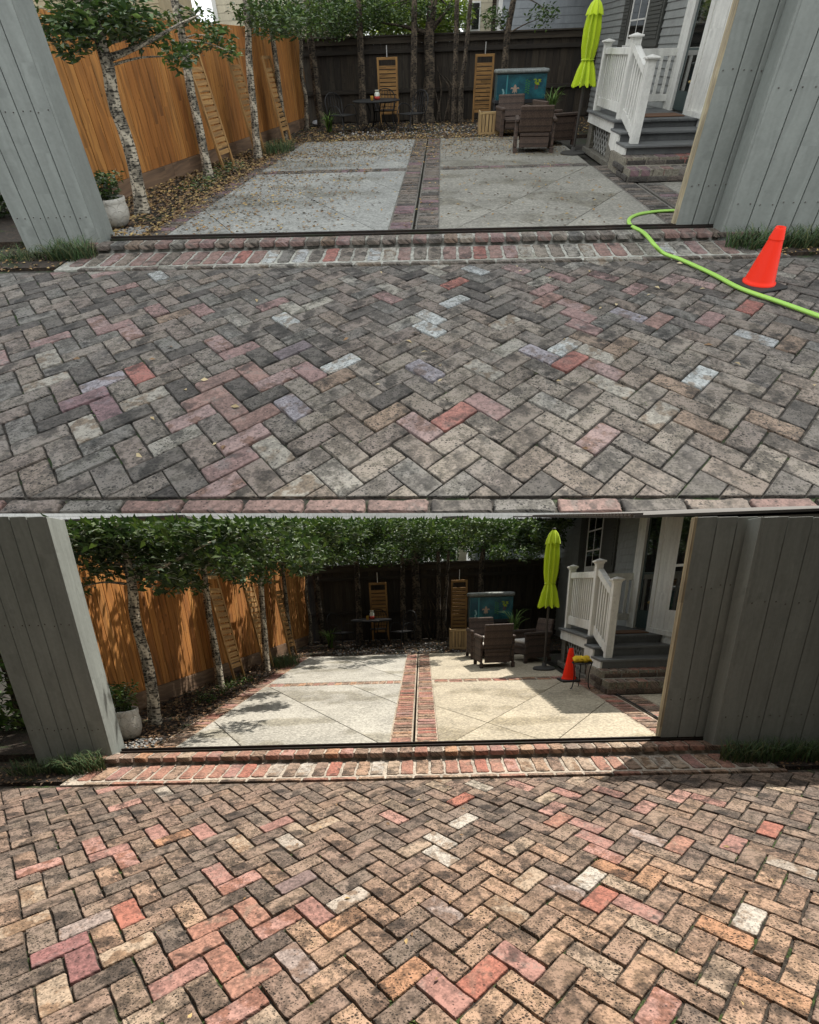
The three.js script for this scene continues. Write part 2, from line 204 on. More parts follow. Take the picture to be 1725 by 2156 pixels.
function brickGeo(a, b, h, gap, opt = {}) {     // a, b: long and short sides as [x, d]
  const la = Math.hypot(...a), lb = Math.hypot(...b), fa = (la - gap) / la, fb = (lb - gap) / lb, out = [], rc = opt.round ?? 0.18, jit = opt.jit ?? 0.004;
  const P2 = (s, t) => [(s - 0.5) * fa * a[0] + (t - 0.5) * fb * b[0] + rr(-jit, jit), (s - 0.5) * fa * a[1] + (t - 0.5) * fb * b[1] + rr(-jit, jit)];
  const ca = () => rr(0.3, 1) * rc * lb / la, cb = () => rr(0.3, 1) * rc;
  const E = (s0, t0, s1, t1, m) => { for (let i = 0; i < m; i++) { const f = (i + 1) / (m + 1); out.push(P2(s0 + (s1 - s0) * f, t0 + (t1 - t0) * f)); } };
  const K = [0, 1, 2, 3].map(() => [ca(), cb()]), chip = rnd() < 0.12 ? Math.floor(rnd() * 4) : -1; if (chip >= 0) { K[chip][0] *= rr(1.5, 2.6); K[chip][1] *= rr(1.5, 2.6); }
  out.push(P2(K[0][0], 0)); E(K[0][0], 0, 1 - K[1][0], 0, 4); out.push(P2(1 - K[1][0], 0), P2(1 - K[1][0] * 0.3, K[1][1] * 0.3), P2(1, K[1][1])); E(1, K[1][1], 1, 1 - K[2][1], 2); out.push(P2(1, 1 - K[2][1]), P2(1 - K[2][0] * 0.3, 1 - K[2][1] * 0.3), P2(1 - K[2][0], 1)); E(1 - K[2][0], 1, K[3][0], 1, 4); out.push(P2(K[3][0], 1), P2(K[3][0] * 0.3, 1 - K[3][1] * 0.3), P2(0, 1 - K[3][1])); E(0, 1 - K[3][1], 0, K[0][1], 2); out.push(P2(0, K[0][1]), P2(K[0][0] * 0.3, K[0][1] * 0.3));
  const n = out.length, pos = [], uv = [], idx = [], o1 = rnd() * 5, o2 = rnd() * 5, r = opt.bev ?? 0.0055, tilt = [rr(-1, 1) * 0.012, rr(-1, 1) * 0.02];
  const H = (x, d) => h + x * tilt[0] + d * tilt[1];
  const add = (x, y, d) => { pos.push(x, y, -d); uv.push(x + o1 + y, d + o2); return pos.length / 3 - 1; };
  const ring = (f, y) => out.map(([x, d]) => { const l = Math.hypot(x, d), e = Math.max(0, 1 - f / l); return add(x * e, y === null ? -(opt.deep ?? 0.045) : H(x, d) - y, d * e); });
  const r0 = ring(0, null), r1 = ring(0, r * 1.1), r2 = ring(r, 0.0005), r3 = ring(r + 0.002, 0), c = add(0, H(0, 0) + 0.001, 0);
  for (const [A, Bq] of [[r0, r1], [r1, r2]]) for (let i = 0; i < n; i++) { const j = (i + 1) % n; idx.push(A[i], A[j], Bq[j], A[i], Bq[j], Bq[i]); }
  for (let i = 0; i < n; i++) idx.push(c, r3[i], r3[(i + 1) % n]);
  for (let i = 0; i < n; i++) { const j = (i + 1) % n; idx.push(r2[i], r2[j], r3[j], r2[i], r3[j], r3[i]); }
  const g = new THREE.BufferGeometry(); g.setAttribute('position', new THREE.Float32BufferAttribute(pos, 3)); g.setAttribute('uv', new THREE.Float32BufferAttribute(uv, 2)); g.setIndex(idx); g.computeVertexNormals(); return g;
}
function layBricks(o, P, list, variants, stuffName) {      // list of [x, y, d, orientation, tone]; the 300 that show largest are parts, the rest one mass
  for (const q of list) { const s = P.px(q[0], 0, q[2]); q.size = s[0] > -60 && s[0] < WID + 60 && s[1] < HEI + 60 ? 1 / s[2] : 0.001 / (1 + Math.abs(s[2])); }
  list.sort((a, b) => b.size - a.size);
  const rest = [];
  list.forEach((q, i) => {
    const g = pick(variants[q[3]]), { m } = toneM(P, q[4]);
    if (i < 300) { const e = new THREE.Mesh(g, m); e.name = 'brick'; e.position.set(q[0], q[1], -q[2]); e.castShadow = e.receiveShadow = true; o.add(e); }
    else { const c = g.clone().translate(q[0], q[1], -q[2]).toNonIndexed(), col = new Float32Array(c.attributes.position.count * 3); for (let k = 0; k < col.length; k += 3) { col[k] = m.color.r; col[k + 1] = m.color.g; col[k + 2] = m.color.b; } c.setAttribute('color', new THREE.BufferAttribute(col, 3)); rest.push(c); }
  });
  if (rest.length) { const e = new THREE.Mesh(mergeGeometries(rest), M('brick_far', [1, 1, 1], { map: brickT, bumpMap: brickB, bumpScale: 0.007, roughness: 0.93, vertexColors: true })); e.name = stuffName; e.userData.kind = 'stuff'; e.castShadow = e.receiveShadow = true; o.add(e); }
}
const LO = [0.0915, 1.4599], LU = [0.0774, 0.0839], LV = [0.0738, -0.0847];        // herringbone lattice: origin and one brick width along either way
function paving(P) {
  const o = structure(P, 'brick_pavement', `herringbone brick drive in front of the gate ${P.tag}`);
  const W = P.low ? 9 : 14;
  part(o, 'joint_soil', uvm(new THREE.BoxGeometry(2 * W, 0.3, 2.78 + (P.low ? 7 : 0)).translate(0, -0.162, -(3.66 + 0.88 - (P.low ? 7 : 0)) / 2)), M(`soil_${P.t2}`, P.low ? [0.5, 0.46, 0.42] : [0.38, 0.38, 0.36], { map: dirtT, bumpMap: grainB, bumpScale: 0.008, roughness: 1 }));
  const va = [], vb = [];
  for (let i = 0; i < 22; i++) { va.push(brickGeo([LU[0] * 2, LU[1] * 2], LV, 0.004, rr(0.007, 0.0105), { jit: rr(0.0012, 0.0032), round: rr(0.05, 0.17), bev: 0.004 })); vb.push(brickGeo([LV[0] * 2, LV[1] * 2], LU, 0.004, rr(0.007, 0.0105), { jit: rr(0.0012, 0.0032), round: rr(0.05, 0.17), bev: 0.004 })); }
  const list = [], tone = (x, d) => {
    for (const k in SEEN) for (const [a, b] of SEEN[k]) if (Math.hypot(a - x, (b - d)) < 0.062) return k;
    const far = d > 2.3 || x < -0.4, q = h2(Math.round(x * 50), Math.round(d * 50), 9);
    return far ? (q < 0.72 ? 'G' : q < 0.84 ? 'D' : q < 0.92 ? 'B' : q < 0.96 ? 'P' : 'C') : (q < 0.34 ? 'G' : q < 0.6 ? 'B' : q < 0.84 ? 'T' : q < 0.92 ? 'D' : q < 0.96 ? 'C' : 'O');
  };
  const near = P.low ? 0.7 : 0.962, farD = 3.585;
  for (let i = -80; i <= 80; i++) for (let j = -80; j <= 80; j++) {
    const m = ((i + j) % 4 + 4) % 4; if (m !== 0 && m !== 2) continue;
    const s = m === 0 ? i + 1 : i + 0.5, t = m === 0 ? j + 0.5 : j + 1, x = LO[0] + LU[0] * s + LV[0] * t, d = LO[1] + LU[1] * s + LV[1] * t;
    if (Math.abs(x) > 5 || d < near - 0.2 || d > farD + 0.2) continue;
    const hl = m === 0 ? [LU, LV] : [LV, LU], cs = [[1, 0.5], [1, -0.5], [-1, -0.5], [-1, 0.5]].map(([p, q]) => [x + hl[0][0] * p + hl[1][0] * q, d + hl[0][1] * p + hl[1][1] * q]);
    if (cs.some(q => q[1] < near || q[1] > farD)) {
      const e = P.px(x, 0, d); if (e[0] < -420 || e[0] > WID + 420 || (P.low && d < 2)) continue;
      let w = clip(cs, [-9, near], [9, near], 1, 0.006); w = w.length > 2 ? clip(w, [-9, farD], [9, farD], -1, 0.006) : w; if (w.length < 3) continue;
      let ar = 0; w.forEach((q, k) => { const z = w[(k + 1) % w.length]; ar += q[0] * z[1] - z[0] * q[1]; }); if (Math.abs(ar) < 0.003) continue; if (ar < 0) w.reverse();
      const pb = polyBrick(w, 0.004), me = new THREE.Mesh(pb.g, toneM(P, tone(x, d)).m); me.name = 'cut_brick'; me.position.set(pb.c[0], 0, -pb.c[1]); me.castShadow = me.receiveShadow = true; o.add(me); continue;
    }
    const e = P.px(x, 0, d); if (e[0] < -420 || e[0] > WID + 420 || e[1] > HEI + 260) continue;
    list.push([x, rr(-0.004, 0.005), d, m === 0 ? 0 : 1, tone(x, d)]);
  }
  layBricks(o, P, list, [va, vb], 'far_bricks');
  // edging course along the near side of the upper drive
  if (!P.low) { const v = []; for (let i = 0; i < 6; i++) v.push(brickGeo([0.225, 0], [0, 0.07], 0.008, 0.009)); for (let x = -3.2; x < 3.2; x += 0.228) { const e = new THREE.Mesh(pick(v), toneM(P, x > -0.85 && x < -0.2 ? 'S' : pick(['G', 'B', 'G', 'S'])).m); e.name = 'edging_brick'; e.position.set(x, 0, -0.92); e.castShadow = e.receiveShadow = true; o.add(e); } }
  return o;
}
function litter(P, o, name, n, area, h, cols, size, geo = DEAD) {
  const list = []; for (let i = 0; i < n; i++) { const [x, d] = area(); list.push([x, h + rr(0.002, 0.012), d, rr(size[0], size[1]), rr(-0.5, 0.5), rr(0, 6.3), rr(-0.5, 0.5)]); }
  const m = scatter(o, name, geo, deadM, list, cols); m.userData.kind = 'stuff'; return m;
}
function threshold(P) {
  const o = structure(P, 'brick_threshold', `sloping brick apron below the gate track ${P.tag}`, [0, 0, 3.6]);
  const mort = M(`mortar_${P.t2}`, P.low ? [0.54, 0.48, 0.42] : [0.5, 0.51, 0.48], { map: concT, bumpMap: concB, bumpScale: 0.006, roughness: 0.95 });
  const x0 = -2.95, x1 = 2.75;
  part(o, 'mortar_bed', sprism([[0.02, -0.1], [0.02, 0.004], [0.4, 0.028], [0.41, 0.045], [0.415, 0.092], [0.53, 0.094], [0.56, 0.094], [0.56, -0.1]], x0, x1), mort);
  const head = [], stret = [], edge = []; for (let i = 0; i < 8; i++) { head.push(brickGeo([0, 0.29], [0.12, 0], 0.006, 0.019, { jit: 0.005, round: 0.25 })); stret.push(brickGeo([0, 0.165], [0.127, 0], 0.006, 0.017, { jit: 0.004, deep: 0.034 })); edge.push(brickGeo([0.22, 0], [0, 0.06], 0.004, 0.012, { jit: 0.003 })); }
  const toneRow = x => { const q = h2(Math.round(x * 100), 3, 5); const big = { R: [-1.52, -0.7, 0.42], W: [-1.25, -0.98, -0.4, 1.9] }; for (const k in big) for (const b of big[k]) if (Math.abs(x - b) < 0.06) return k; return q < 0.3 ? 'S' : q < 0.5 ? 'B' : q < 0.62 ? 'T' : q < 0.75 ? 'G' : q < 0.85 ? 'C' : q < 0.92 ? 'P' : 'O'; };
  const put = (v, x, y, d, t, tilt = 0) => { const e = new THREE.Mesh(pick(v), toneM(P, t).m); e.name = 'brick'; e.position.set(x, y, -d); e.rotation.x = tilt; e.castShadow = e.receiveShadow = true; o.add(e); };
  for (let x = x0 + 0.14; x < x1 - 0.1; x += 0.121) put(head, x + rr(-0.004, 0.004), 0.019, 0.225 + rr(-0.006, 0.006), toneRow(x), 0.064);
  for (let x = x0 + 0.1; x < x1 - 0.05; x += 0.128) put(stret, x, 0.095, 0.442 + rr(-0.005, 0.005), toneRow(x + 7));
  for (let x = x0 + 0.3; x < x1; x += 0.222) put(edge, x, 0.006, 0.035, P.low ? pick(['T', 'S', 'C', 'B']) : pick(['G', 'B', 'C', 'T']));
  const t = thing(P, 'gate_track', `dark steel gate track along the brick step ${P.tag}`, 'gate track', [0, CT, 4.13]);
  const st = metal('track_steel', [0.17, 0.11, 0.08], { map: dirtT, roughness: 0.65 });
  part(t, 'base_plate', bx(-2.72, 2.9, -0.02, 0.012, 0, 0.075), st); part(t, 'rail', bx(-2.72, 2.9, 0.012, 0.03, 0.026, 0.044), st);
}
function clip(poly, a, b, side, off) {       // the part of a convex polygon on one side of the line a-b
  const n = [-(b[1] - a[1]), b[0] - a[0]], l = Math.hypot(...n), f = p => side * ((p[0] - a[0]) * n[0] + (p[1] - a[1]) * n[1]) / l - off, out = [];
  poly.forEach((p, i) => { const q = poly[(i + 1) % poly.length], u = f(p), v = f(q); if (u >= 0) out.push(p); if (u * v < 0) { const t = u / (u - v); out.push([p[0] + (q[0] - p[0]) * t, p[1] + (q[1] - p[1]) * t]); } });
  return out;
}
function patio(P) {
  const o = structure(P, 'concrete_patio', `concrete patio with brick bands behind the gate ${P.tag}`);
  const cm = P.low ? [M('slab_grey_clean', [0.49, 0.48, 0.445], { map: concT, bumpMap: concB, bumpScale: 0.003 }), M('slab_buff_clean', [0.53, 0.475, 0.375], { map: concT, bumpMap: concB, bumpScale: 0.003 })] : [M('slab_grey', [0.42, 0.44, 0.438], { map: concT, bumpMap: concB, bumpScale: 0.003 }), M('slab_buff', [0.365, 0.362, 0.332], { map: concT, bumpMap: concB, bumpScale: 0.003 })];
  part(o, 'sub_base', bx(-2.52, 3.3, -0.2, CT - 0.075, 4.19, 10.15), M(`sub_${P.t2}`, [0.3, 0.28, 0.25], { map: dirtT, bumpMap: grainB, bumpScale: 0.01 }));
  const lines = [[[-1.97, 6.68], [-0.36, 4.17]], [[-1.58, 7.98], [-0.29, 5.75]], [[0.14, 5.62], [1.11, 4.12]], [[0.26, 4.26], [1.71, 6.58]], [[1.25, 4.35], [2.05, 5.6]], [[-2.3, 5.2], [-1.6, 4.15]], [[-1.4, 9.4], [-0.4, 7.7]]];
  const rects = [[-2.28, -0.325, 4.2, 7.06, 0], [-2.28, -0.325, 7.3, 10.12, 0], [0.125, 2.06, 4.2, 7.06, 1], [0.125, 2.06, 7.3, 10.12, 1], [2.57, 3.3, 4.2, 5.96, 1]];
  for (const [a, b, c, d, k] of rects) {
    let polys = [[[a, c], [b, c], [b, d], [a, d]]];
    for (const [p, q] of lines) { const mx = (p[0] + q[0]) / 2, my = (p[1] + q[1]) / 2; if (mx < a || mx > b || my < c || my > d) continue; polys = polys.flatMap(w => [clip(w, p, q, 1, 0.0045), clip(w, p, q, -1, 0.0045)].filter(z => z.length > 2)); }
    for (const w of polys) part(o, 'slab', prism(w, 0, CT, 0.003), cm[k]);
  }
  const cross = [], len = [], tones = P.low ? ['S', 'S', 'O', 'B', 'P', 'R', 'T'] : ['B', 'G', 'V', 'D', 'G', 'B'];
  for (let i = 0; i < 10; i++) { cross.push(brickGeo([0.205, 0], [0, 0.105], 0, 0.017, { jit: 0.003 })); len.push(brickGeo([0, 0.225], [0.105, 0], 0, 0.014, { jit: 0.003 })); }
  const put = (v, x, d, t = pick(tones)) => { const e = new THREE.Mesh(pick(v), toneM(P, t).m); e.name = 'brick'; e.position.set(x, CT + rr(-0.003, 0.003), -d); e.castShadow = e.receiveShadow = true; o.add(e); };
  const mo = M(`band_mortar_${P.t2}`, P.low ? [0.5, 0.42, 0.34] : [0.2, 0.19, 0.175], { map: concT, bumpMap: concB, bumpScale: 0.004 });
  part(o, 'mortar', [bx(-0.325, -0.112, 0, CT - 0.006, 4.2, 10.12), bx(-0.088, 0.125, 0, CT - 0.006, 4.2, 10.12), bx(-2.5, -2.28, 0, CT - 0.006, 4.2, 10.12), bx(2.06, 2.3, 0, CT - 0.006, 4.2, 7.1), bx(2.325, 2.57, 0, CT - 0.006, 4.2, 5.97), bx(-2.28, -0.325, 0, CT - 0.006, 7.06, 7.3), bx(0.125, 2.06, 0, CT - 0.006, 7.06, 7.3)], mo);
  for (let d = 4.26; d < 10.08; d += 0.1065) { put(cross, -0.218, d); put(cross, 0.02, d); put(cross, -2.39, d); if (d < 7.05) put(cross, 2.18, d, P.low ? undefined : pick(['B', 'G', 'D'])); if (d < 5.9) put(cross, 2.45, d); }
  for (let x = -2.2; x < -0.34; x += 0.107) put(len, x, 7.18);
  for (let x = 0.25; x < 2.0; x += 0.21) { put(cross, x, 7.125); put(cross, x, 7.232); }
}
function beds(P) {
  const o = structure(P, 'planting_bed', `leaf covered soil along the cedar fence and back fence ${P.tag}`);
  const mm = M(`mulch_${P.t2}`, P.low ? [0.3, 0.22, 0.16] : [0.34, 0.26, 0.19], { map: dirtT, bumpMap: grainB, bumpScale: 0.02, roughness: 1 });
  part(o, 'soil', [prism([[-4.6, 4.2], [-2.5, 4.2], [-2.5, 10.15], [3.3, 10.15], [3.3, 13.4], [-4.6, 13.4]], -0.2, CT - 0.012)], mm);
  const dead = P.low ? [[0.11, 0.06, 0.03], [0.16, 0.09, 0.045], [0.07, 0.045, 0.028], [0.2, 0.13, 0.07]] : [[0.26, 0.16, 0.065], [0.3, 0.2, 0.085], [0.17, 0.1, 0.05], [0.36, 0.26, 0.1], [0.12, 0.08, 0.05]];
  litter(P, o, 'fallen_leaves', P.low ? 6000 : 9500, () => rnd() < 0.6 ? [rr(-3.5, -2.45 + 0.06 * rnd()), rr(4.2, 10.6)] : [rr(-2.9, 3.2), rr(10.1, 13)], CT, dead, [0.6, 1.3]);
  part(o, 'verge', [bx(-6, -2.955, -0.2, 0.02, 3.66, 4.195), bx(2.755, 6, -0.2, 0.02, 3.66, 4.195)], mm);
  litter(P, o, 'verge_leaves', 500, () => rnd() < 0.5 ? [rr(-3.8, -2.9), rr(3.6, 4.2)] : [rr(2.7, 3.8), rr(3.62, 4)], 0.018, dead, [0.4, 0.9]);
  const peb = new THREE.IcosahedronGeometry(0.02, 1), list = []; for (let i = 0; i < 420; i++) { const near = rnd() < 0.3; list.push(near ? [rr(-2.8, -2.52), CT + 0.002, rr(4.2, 4.55), rr(0.4, 0.8), 0, rr(0, 6), 0] : [rr(-1.9, 1.2), CT + 0.002, rr(10.2, 12), rr(0.5, 1), 0, rr(0, 6), 0]); }
  scatter(o, 'pebbles', peb, M('pebble', [1, 1, 1], { roughness: 0.8 }), list, [[0.2, 0.2, 0.19], [0.14, 0.14, 0.14], [0.28, 0.27, 0.25]]).userData.kind = 'stuff';
  if (!P.low) {
    const s = structure(P, 'leaf_litter', 'scattered fallen leaves on the patio in the shaded upper courtyard');
    s.userData.kind = 'stuff'; delete s.userData.category;
    litter(P, s, 'leaves', 8200, () => { const t = rnd(); if (t < 0.3) { const d = rr(4.2, 9); return [-2.5 + (rnd() ** 2) * 1.7, d]; } if (t < 0.9) return [rr(-2.4, 2), 10.7 - rnd() ** 1.35 * (2.3 + 0.5 * rnd())]; return [rr(-2.2, 1.9), rr(4.3, 9)]; }, CT, dead, [0.45, 0.95]);
    litter(P, s, 'drive_leaves', 46, () => [rr(-1.9, 1.9), rr(1.2, 3.5)], 0.008, [[0.34, 0.26, 0.14], [0.42, 0.34, 0.2], [0.2, 0.12, 0.06]], [0.5, 1]);
  } else { const s = structure(P, 'drive_litter', 'few dry leaves lying on the washed bricks of the sunlit lower drive'); s.userData.kind = 'stuff'; litter(P, s, 'leaves', 26, () => [rr(-1.4, 1.9), rr(1.3, 3.4)], 0.008, [[0.42, 0.3, 0.14], [0.2, 0.12, 0.06]], [0.4, 0.8]); }
  // moss and small weeds in the joints
  const ms = structure(P, 'joint_moss', `small green moss and weeds in the brick joints ${P.tag}`); ms.userData.kind = 'stuff';
  const tufts = []; for (let i = 0; i < 60; i++) { const x = rr(-1.2, 2.1) + (rnd() < 0.7 ? 0.3 : -0.8), d = rr(1.15, 2.9), i2 = Math.round((x - LO[0]) / 0.0756), c = [LO[0] + i2 * 0.0756, d], n = 5 + Math.floor(rnd() * 14); for (let k = 0; k < n; k++) tufts.push([c[0] + rr(-0.02, 0.02), -0.004, c[1] + rr(-0.02, 0.02), rr(0.12, 0.34), rr(-1.2, -0.2), rr(0, 6.3), 0]); }
  scatter(ms, 'tufts', LEAF, bladeM, tufts, P.low ? [[0.12, 0.17, 0.03], [0.09, 0.13, 0.03]] : [[0.07, 0.12, 0.025], [0.1, 0.15, 0.03]]).userData.kind = 'stuff';
}
for (const P of [U, L]) { paving(P); threshold(P); patio(P); beds(P); }
{ // ground around the lower courtyard, the bank that carries the upper one, and the wall between them
  const g = structure(L, 'ground', 'bare soil around the lower courtyard'); part(g, 'soil', uvm(new THREE.BoxGeometry(80, 0.4, 40).translate(0, -0.36, 4)), M('earth', [0.22, 0.19, 0.15], { map: dirtT, roughness: 1 }));
  const b = structure(U, 'hillside', 'rising ground around the upper courtyard'); part(b, 'soil', uvm(new THREE.BoxGeometry(60, 0.4, 40).translate(0, -0.52, -20.9)), M('earth', [0.22, 0.19, 0.15], { map: dirtT, roughness: 1 }));
  const w = structure(L, 'retaining_wall', 'white rendered retaining wall under the upper courtyard');
  const a = U.w(-13.5, 0.001, 0.884), c = U.w(13.5, 0.001, 0.884), s = new THREE.Shape([[-1, 0], [1, 0]].map(q => new THREE.Vector2(...q)));
  const q = [[a.x, -0.3, -a.z], [c.x, -0.3, -c.z], [c.x, c.y, -c.z], [a.x, a.y, -a.z]], bk = q.map(([x, y, d]) => [x, y, d + 0.4]), all = [...q, ...bk].map(p => pt(...p)), ix = [0, 1, 2, 0, 2, 3, 5, 4, 7, 5, 7, 6, 3, 2, 6, 3, 6, 7, 0, 3, 7, 0, 7, 4, 1, 5, 6, 1, 6, 2], ge = new THREE.BufferGeometry();
  ge.setAttribute('position', new THREE.Float32BufferAttribute(ix.flatMap(i => [all[i].x, all[i].y, all[i].z]), 3)); ge.computeVertexNormals();
  part(w, 'wall', uvm(ge), paint('white_render', [0.82, 0.82, 0.8]));
}
// ---------------------------------------------------------------- gate walls
function boardWall(P, name, label, x0, x1, d0, d1, y0, tall, n, mat, o2 = {}) {
  const o = thing(P, name, label, 'gate', [x0, y0, d0]), w = (x1 - x0) / n, T = x => top(P, x, d0, tall) - y0;
  part(o, 'core', bx(0.004, x1 - x0 - 0.004, 0, Math.min(T(x0), T(x1)) - 0.02, 0.026, d1 - d0 - 0.012), mat);
  for (let i = 0; i < n; i++) { const a = i * w + (i ? 0.003 : 0), b = (i + 1) * w - (i < n - 1 ? 0.003 : 0), h = T(x0 + (a + b) / 2), lean = 0; part(o, 'board', bx(a, b, 0, h, lean, 0.022 + lean, 0.003), mat); }
  const ends = o2.ends ?? [0, 1];
  if (ends.includes(1)) part(o, 'end_board', bx(x1 - x0 - 0.002, x1 - x0 + 0.02, 0.004, T(x1), 0.003, d1 - d0, 0.003), mat);
  if (ends.includes(0)) part(o, 'end_board', bx(-0.02, 0.002, 0.004, T(x0), 0.003, d1 - d0, 0.003), o2.edge ?? mat);
  const sc = [], sg = new THREE.SphereGeometry(0.0055, 8, 6); for (let i = 0; i < Math.min(n, 9); i++) for (const y of [0.34, 1.2]) for (const f of [0.25, 0.75]) sc.push(sg.clone().translate((i + f) * w + rr(-0.01, 0.01), y + rr(-0.012, 0.012), 0.001)); for (const g of sc) part(o, 'nail_head', g, metal('nail', [0.11, 0.1, 0.09]));
  return o;
}
const greyP = paint('grey_board_paint', [0.265, 0.29, 0.278]);
function gates(P) {
  boardWall(P, 'gate_pier', `grey vertical board gate pier beside the white planter ${P.tag}`, -3.44, -2.785, 4.08, 4.29, 0, 3.4, 5, greyP);
  boardWall(P, 'sliding_gate', `narrow grey sliding gate leaf on the track ${P.tag}`, P.low ? 2.035 : 2.09, 2.62, 4.155, 4.215, CT + 0.02, 3.3, 4, greyP, { ends: [0], edge: wood('raw_edge', [0.42, 0.38, 0.29]) });
  const w = boardWall(P, 'board_wall', `wide grey board wall right of the gate opening ${P.tag}`, 2.41, 5.3, 3.98, 4.14, 0, 3.2, 17, greyP, { ends: [0] });
}
// ---------------------------------------------------------------- fences
function cedar(P) {
  const th = Math.atan2(0.84, 8.65), o = thing(P, 'cedar_fence', `orange cedar board fence along the trees ${P.tag}`, 'fence', [-3.545, CT, 5.02], -th);
  const tint = [[0.47, 0.205, 0.05], [0.43, 0.185, 0.045], [0.5, 0.235, 0.065], [0.4, 0.165, 0.04]].map((c, i) => wood(`cedar_${i}`, c));
  for (let i = 0; i < 56; i++) part(o, 'board', bx(rr(-0.002, 0.003), 0.02, 0.2, 1.88 + rr(-0.004, 0.004), i * 0.141, i * 0.141 + 0.132, 0.003), pick(tint));
  part(o, 'backing', bx(-0.03, -0.018, 0.2, 1.86, 0, 7.88), tint[3]);
  const kick = wood('kick_board', [0.22, 0.145, 0.1]); for (let i = 0; i < 4; i++) part(o, 'kick_board', bx(-0.006, 0.03, -0.08, 0.196, i * 1.975, i * 1.975 + 1.97, 0.003, true), kick);
  for (const y of [0.45, 1.05, 1.65]) part(o, 'rail', bx(-0.1, -0.031, y, y + 0.08, 0, 7.9), tint[3]);
  for (let i = 0; i < 5; i++) part(o, 'post', bx(-0.19, -0.101, -0.1, 1.8, i * 1.9, i * 1.9 + 0.09), tint[3]);
}
function backFence(P) {
  const o = thing(P, 'weathered_fence', `dark weathered board fence closing the back ${P.tag}`, 'fence', [-2.85, CT, 12.95]);
  const tint = [[0.042, 0.034, 0.027], [0.056, 0.046, 0.036], [0.032, 0.027, 0.023], [0.05, 0.043, 0.036]].map((c, i) => wood(`weathered_${i}`, c, { bumpScale: 0.004 }));
  for (let i = 0; i < 44; i++) part(o, 'board', bx(i * 0.142, i * 0.142 + rr(0.137, 0.141), rr(0.01, 0.05), 1.6 + rr(-0.01, 0.01), rr(0.018, 0.026), 0.045, 0.002), pick(tint));
  part(o, 'backing', bx(-0.02, 6.28, 0, 1.58, 0.047, 0.06), tint[2]);
  part(o, 'cap_board', bx(-0.05, 6.3, 1.585, 1.715, -0.012, 0.016, 0.004, true), tint[1]); part(o, 'top_plate', bx(-0.06, 6.3, 1.717, 1.75, -0.04, 0.08, 0.004, true), tint[3]);
  for (const y of [0.62, 1.4]) part(o, 'rail', bx(-0.02, 6.3, y, y + 0.085, -0.02, 0.016, 0.003, true), tint[2]);
}
// ---------------------------------------------------------------- leaning slatted shutters
function shutter(P, x, d, turn, lean, h, w, label, hook) {
  const o = thing(P, 'slatted_shutter', label, 'shutter', [x, CT, d], turn, `slatted shutters ${P.t2}`), m = wood('shutter_wood', [0.38, 0.225, 0.09]), L2 = g => { g.rotateX(-lean); return g; };
  for (const s of [0, 1]) part(o, 'stile', L2(bx(s ? w - 0.04 : 0, s ? w : 0.04, 0, h, 0, 0.03, 0.003)), m);
  part(o, 'top_rail', L2(bx(0.04, w - 0.04, h - 0.05, h, 0.003, 0.028, 0.003, true)), m);
  const n = Math.floor((h - 0.3) / 0.083); for (let i = 0; i < n; i++) part(o, 'slat', L2(bx(0.04, w - 0.04, 0.2 + i * 0.083, 0.2 + i * 0.083 + 0.064, 0.006, 0.022, 0.003, true)), m);
  if (hook) part(o, 'hook', L2(bx(w / 2 - 0.008, w / 2 + 0.008, h, h + 0.22, -0.006, 0.004)), metal('pale_hook', [0.6, 0.6, 0.58]));
}
function shutters(P) {
  // against the cedar fence their faces look across the court: local width runs away from the viewer
  for (const [i, x, d, h] of [[0, -2.86, 7.5, 1.52], [1, -2.72, 8.62, 1.48], [2, -2.64, 10.1, 1.45]]) shutter(P, x, d, -Math.PI / 2 + 3.14159 - 0.097, 0.13, h, 0.38, `slatted wooden shutter leaning on the cedar fence, ${['nearest the gate', 'second from the gate', 'third from the gate'][i]}, ${P.t2} courtyard`);
  shutter(P, P.low ? -1.25 : -1.2, 12.72, 0, -0.09, 1.34, 0.42, `slatted shutter on the back fence behind the bistro table, ${P.t2} courtyard`, true);
  shutter(P, P.low ? 0.68 : 0.78, 12.5, 0, -0.11, 1.34, 0.38, `slatted shutter on the back fence beside the painted tank, ${P.t2} courtyard`, true);
}
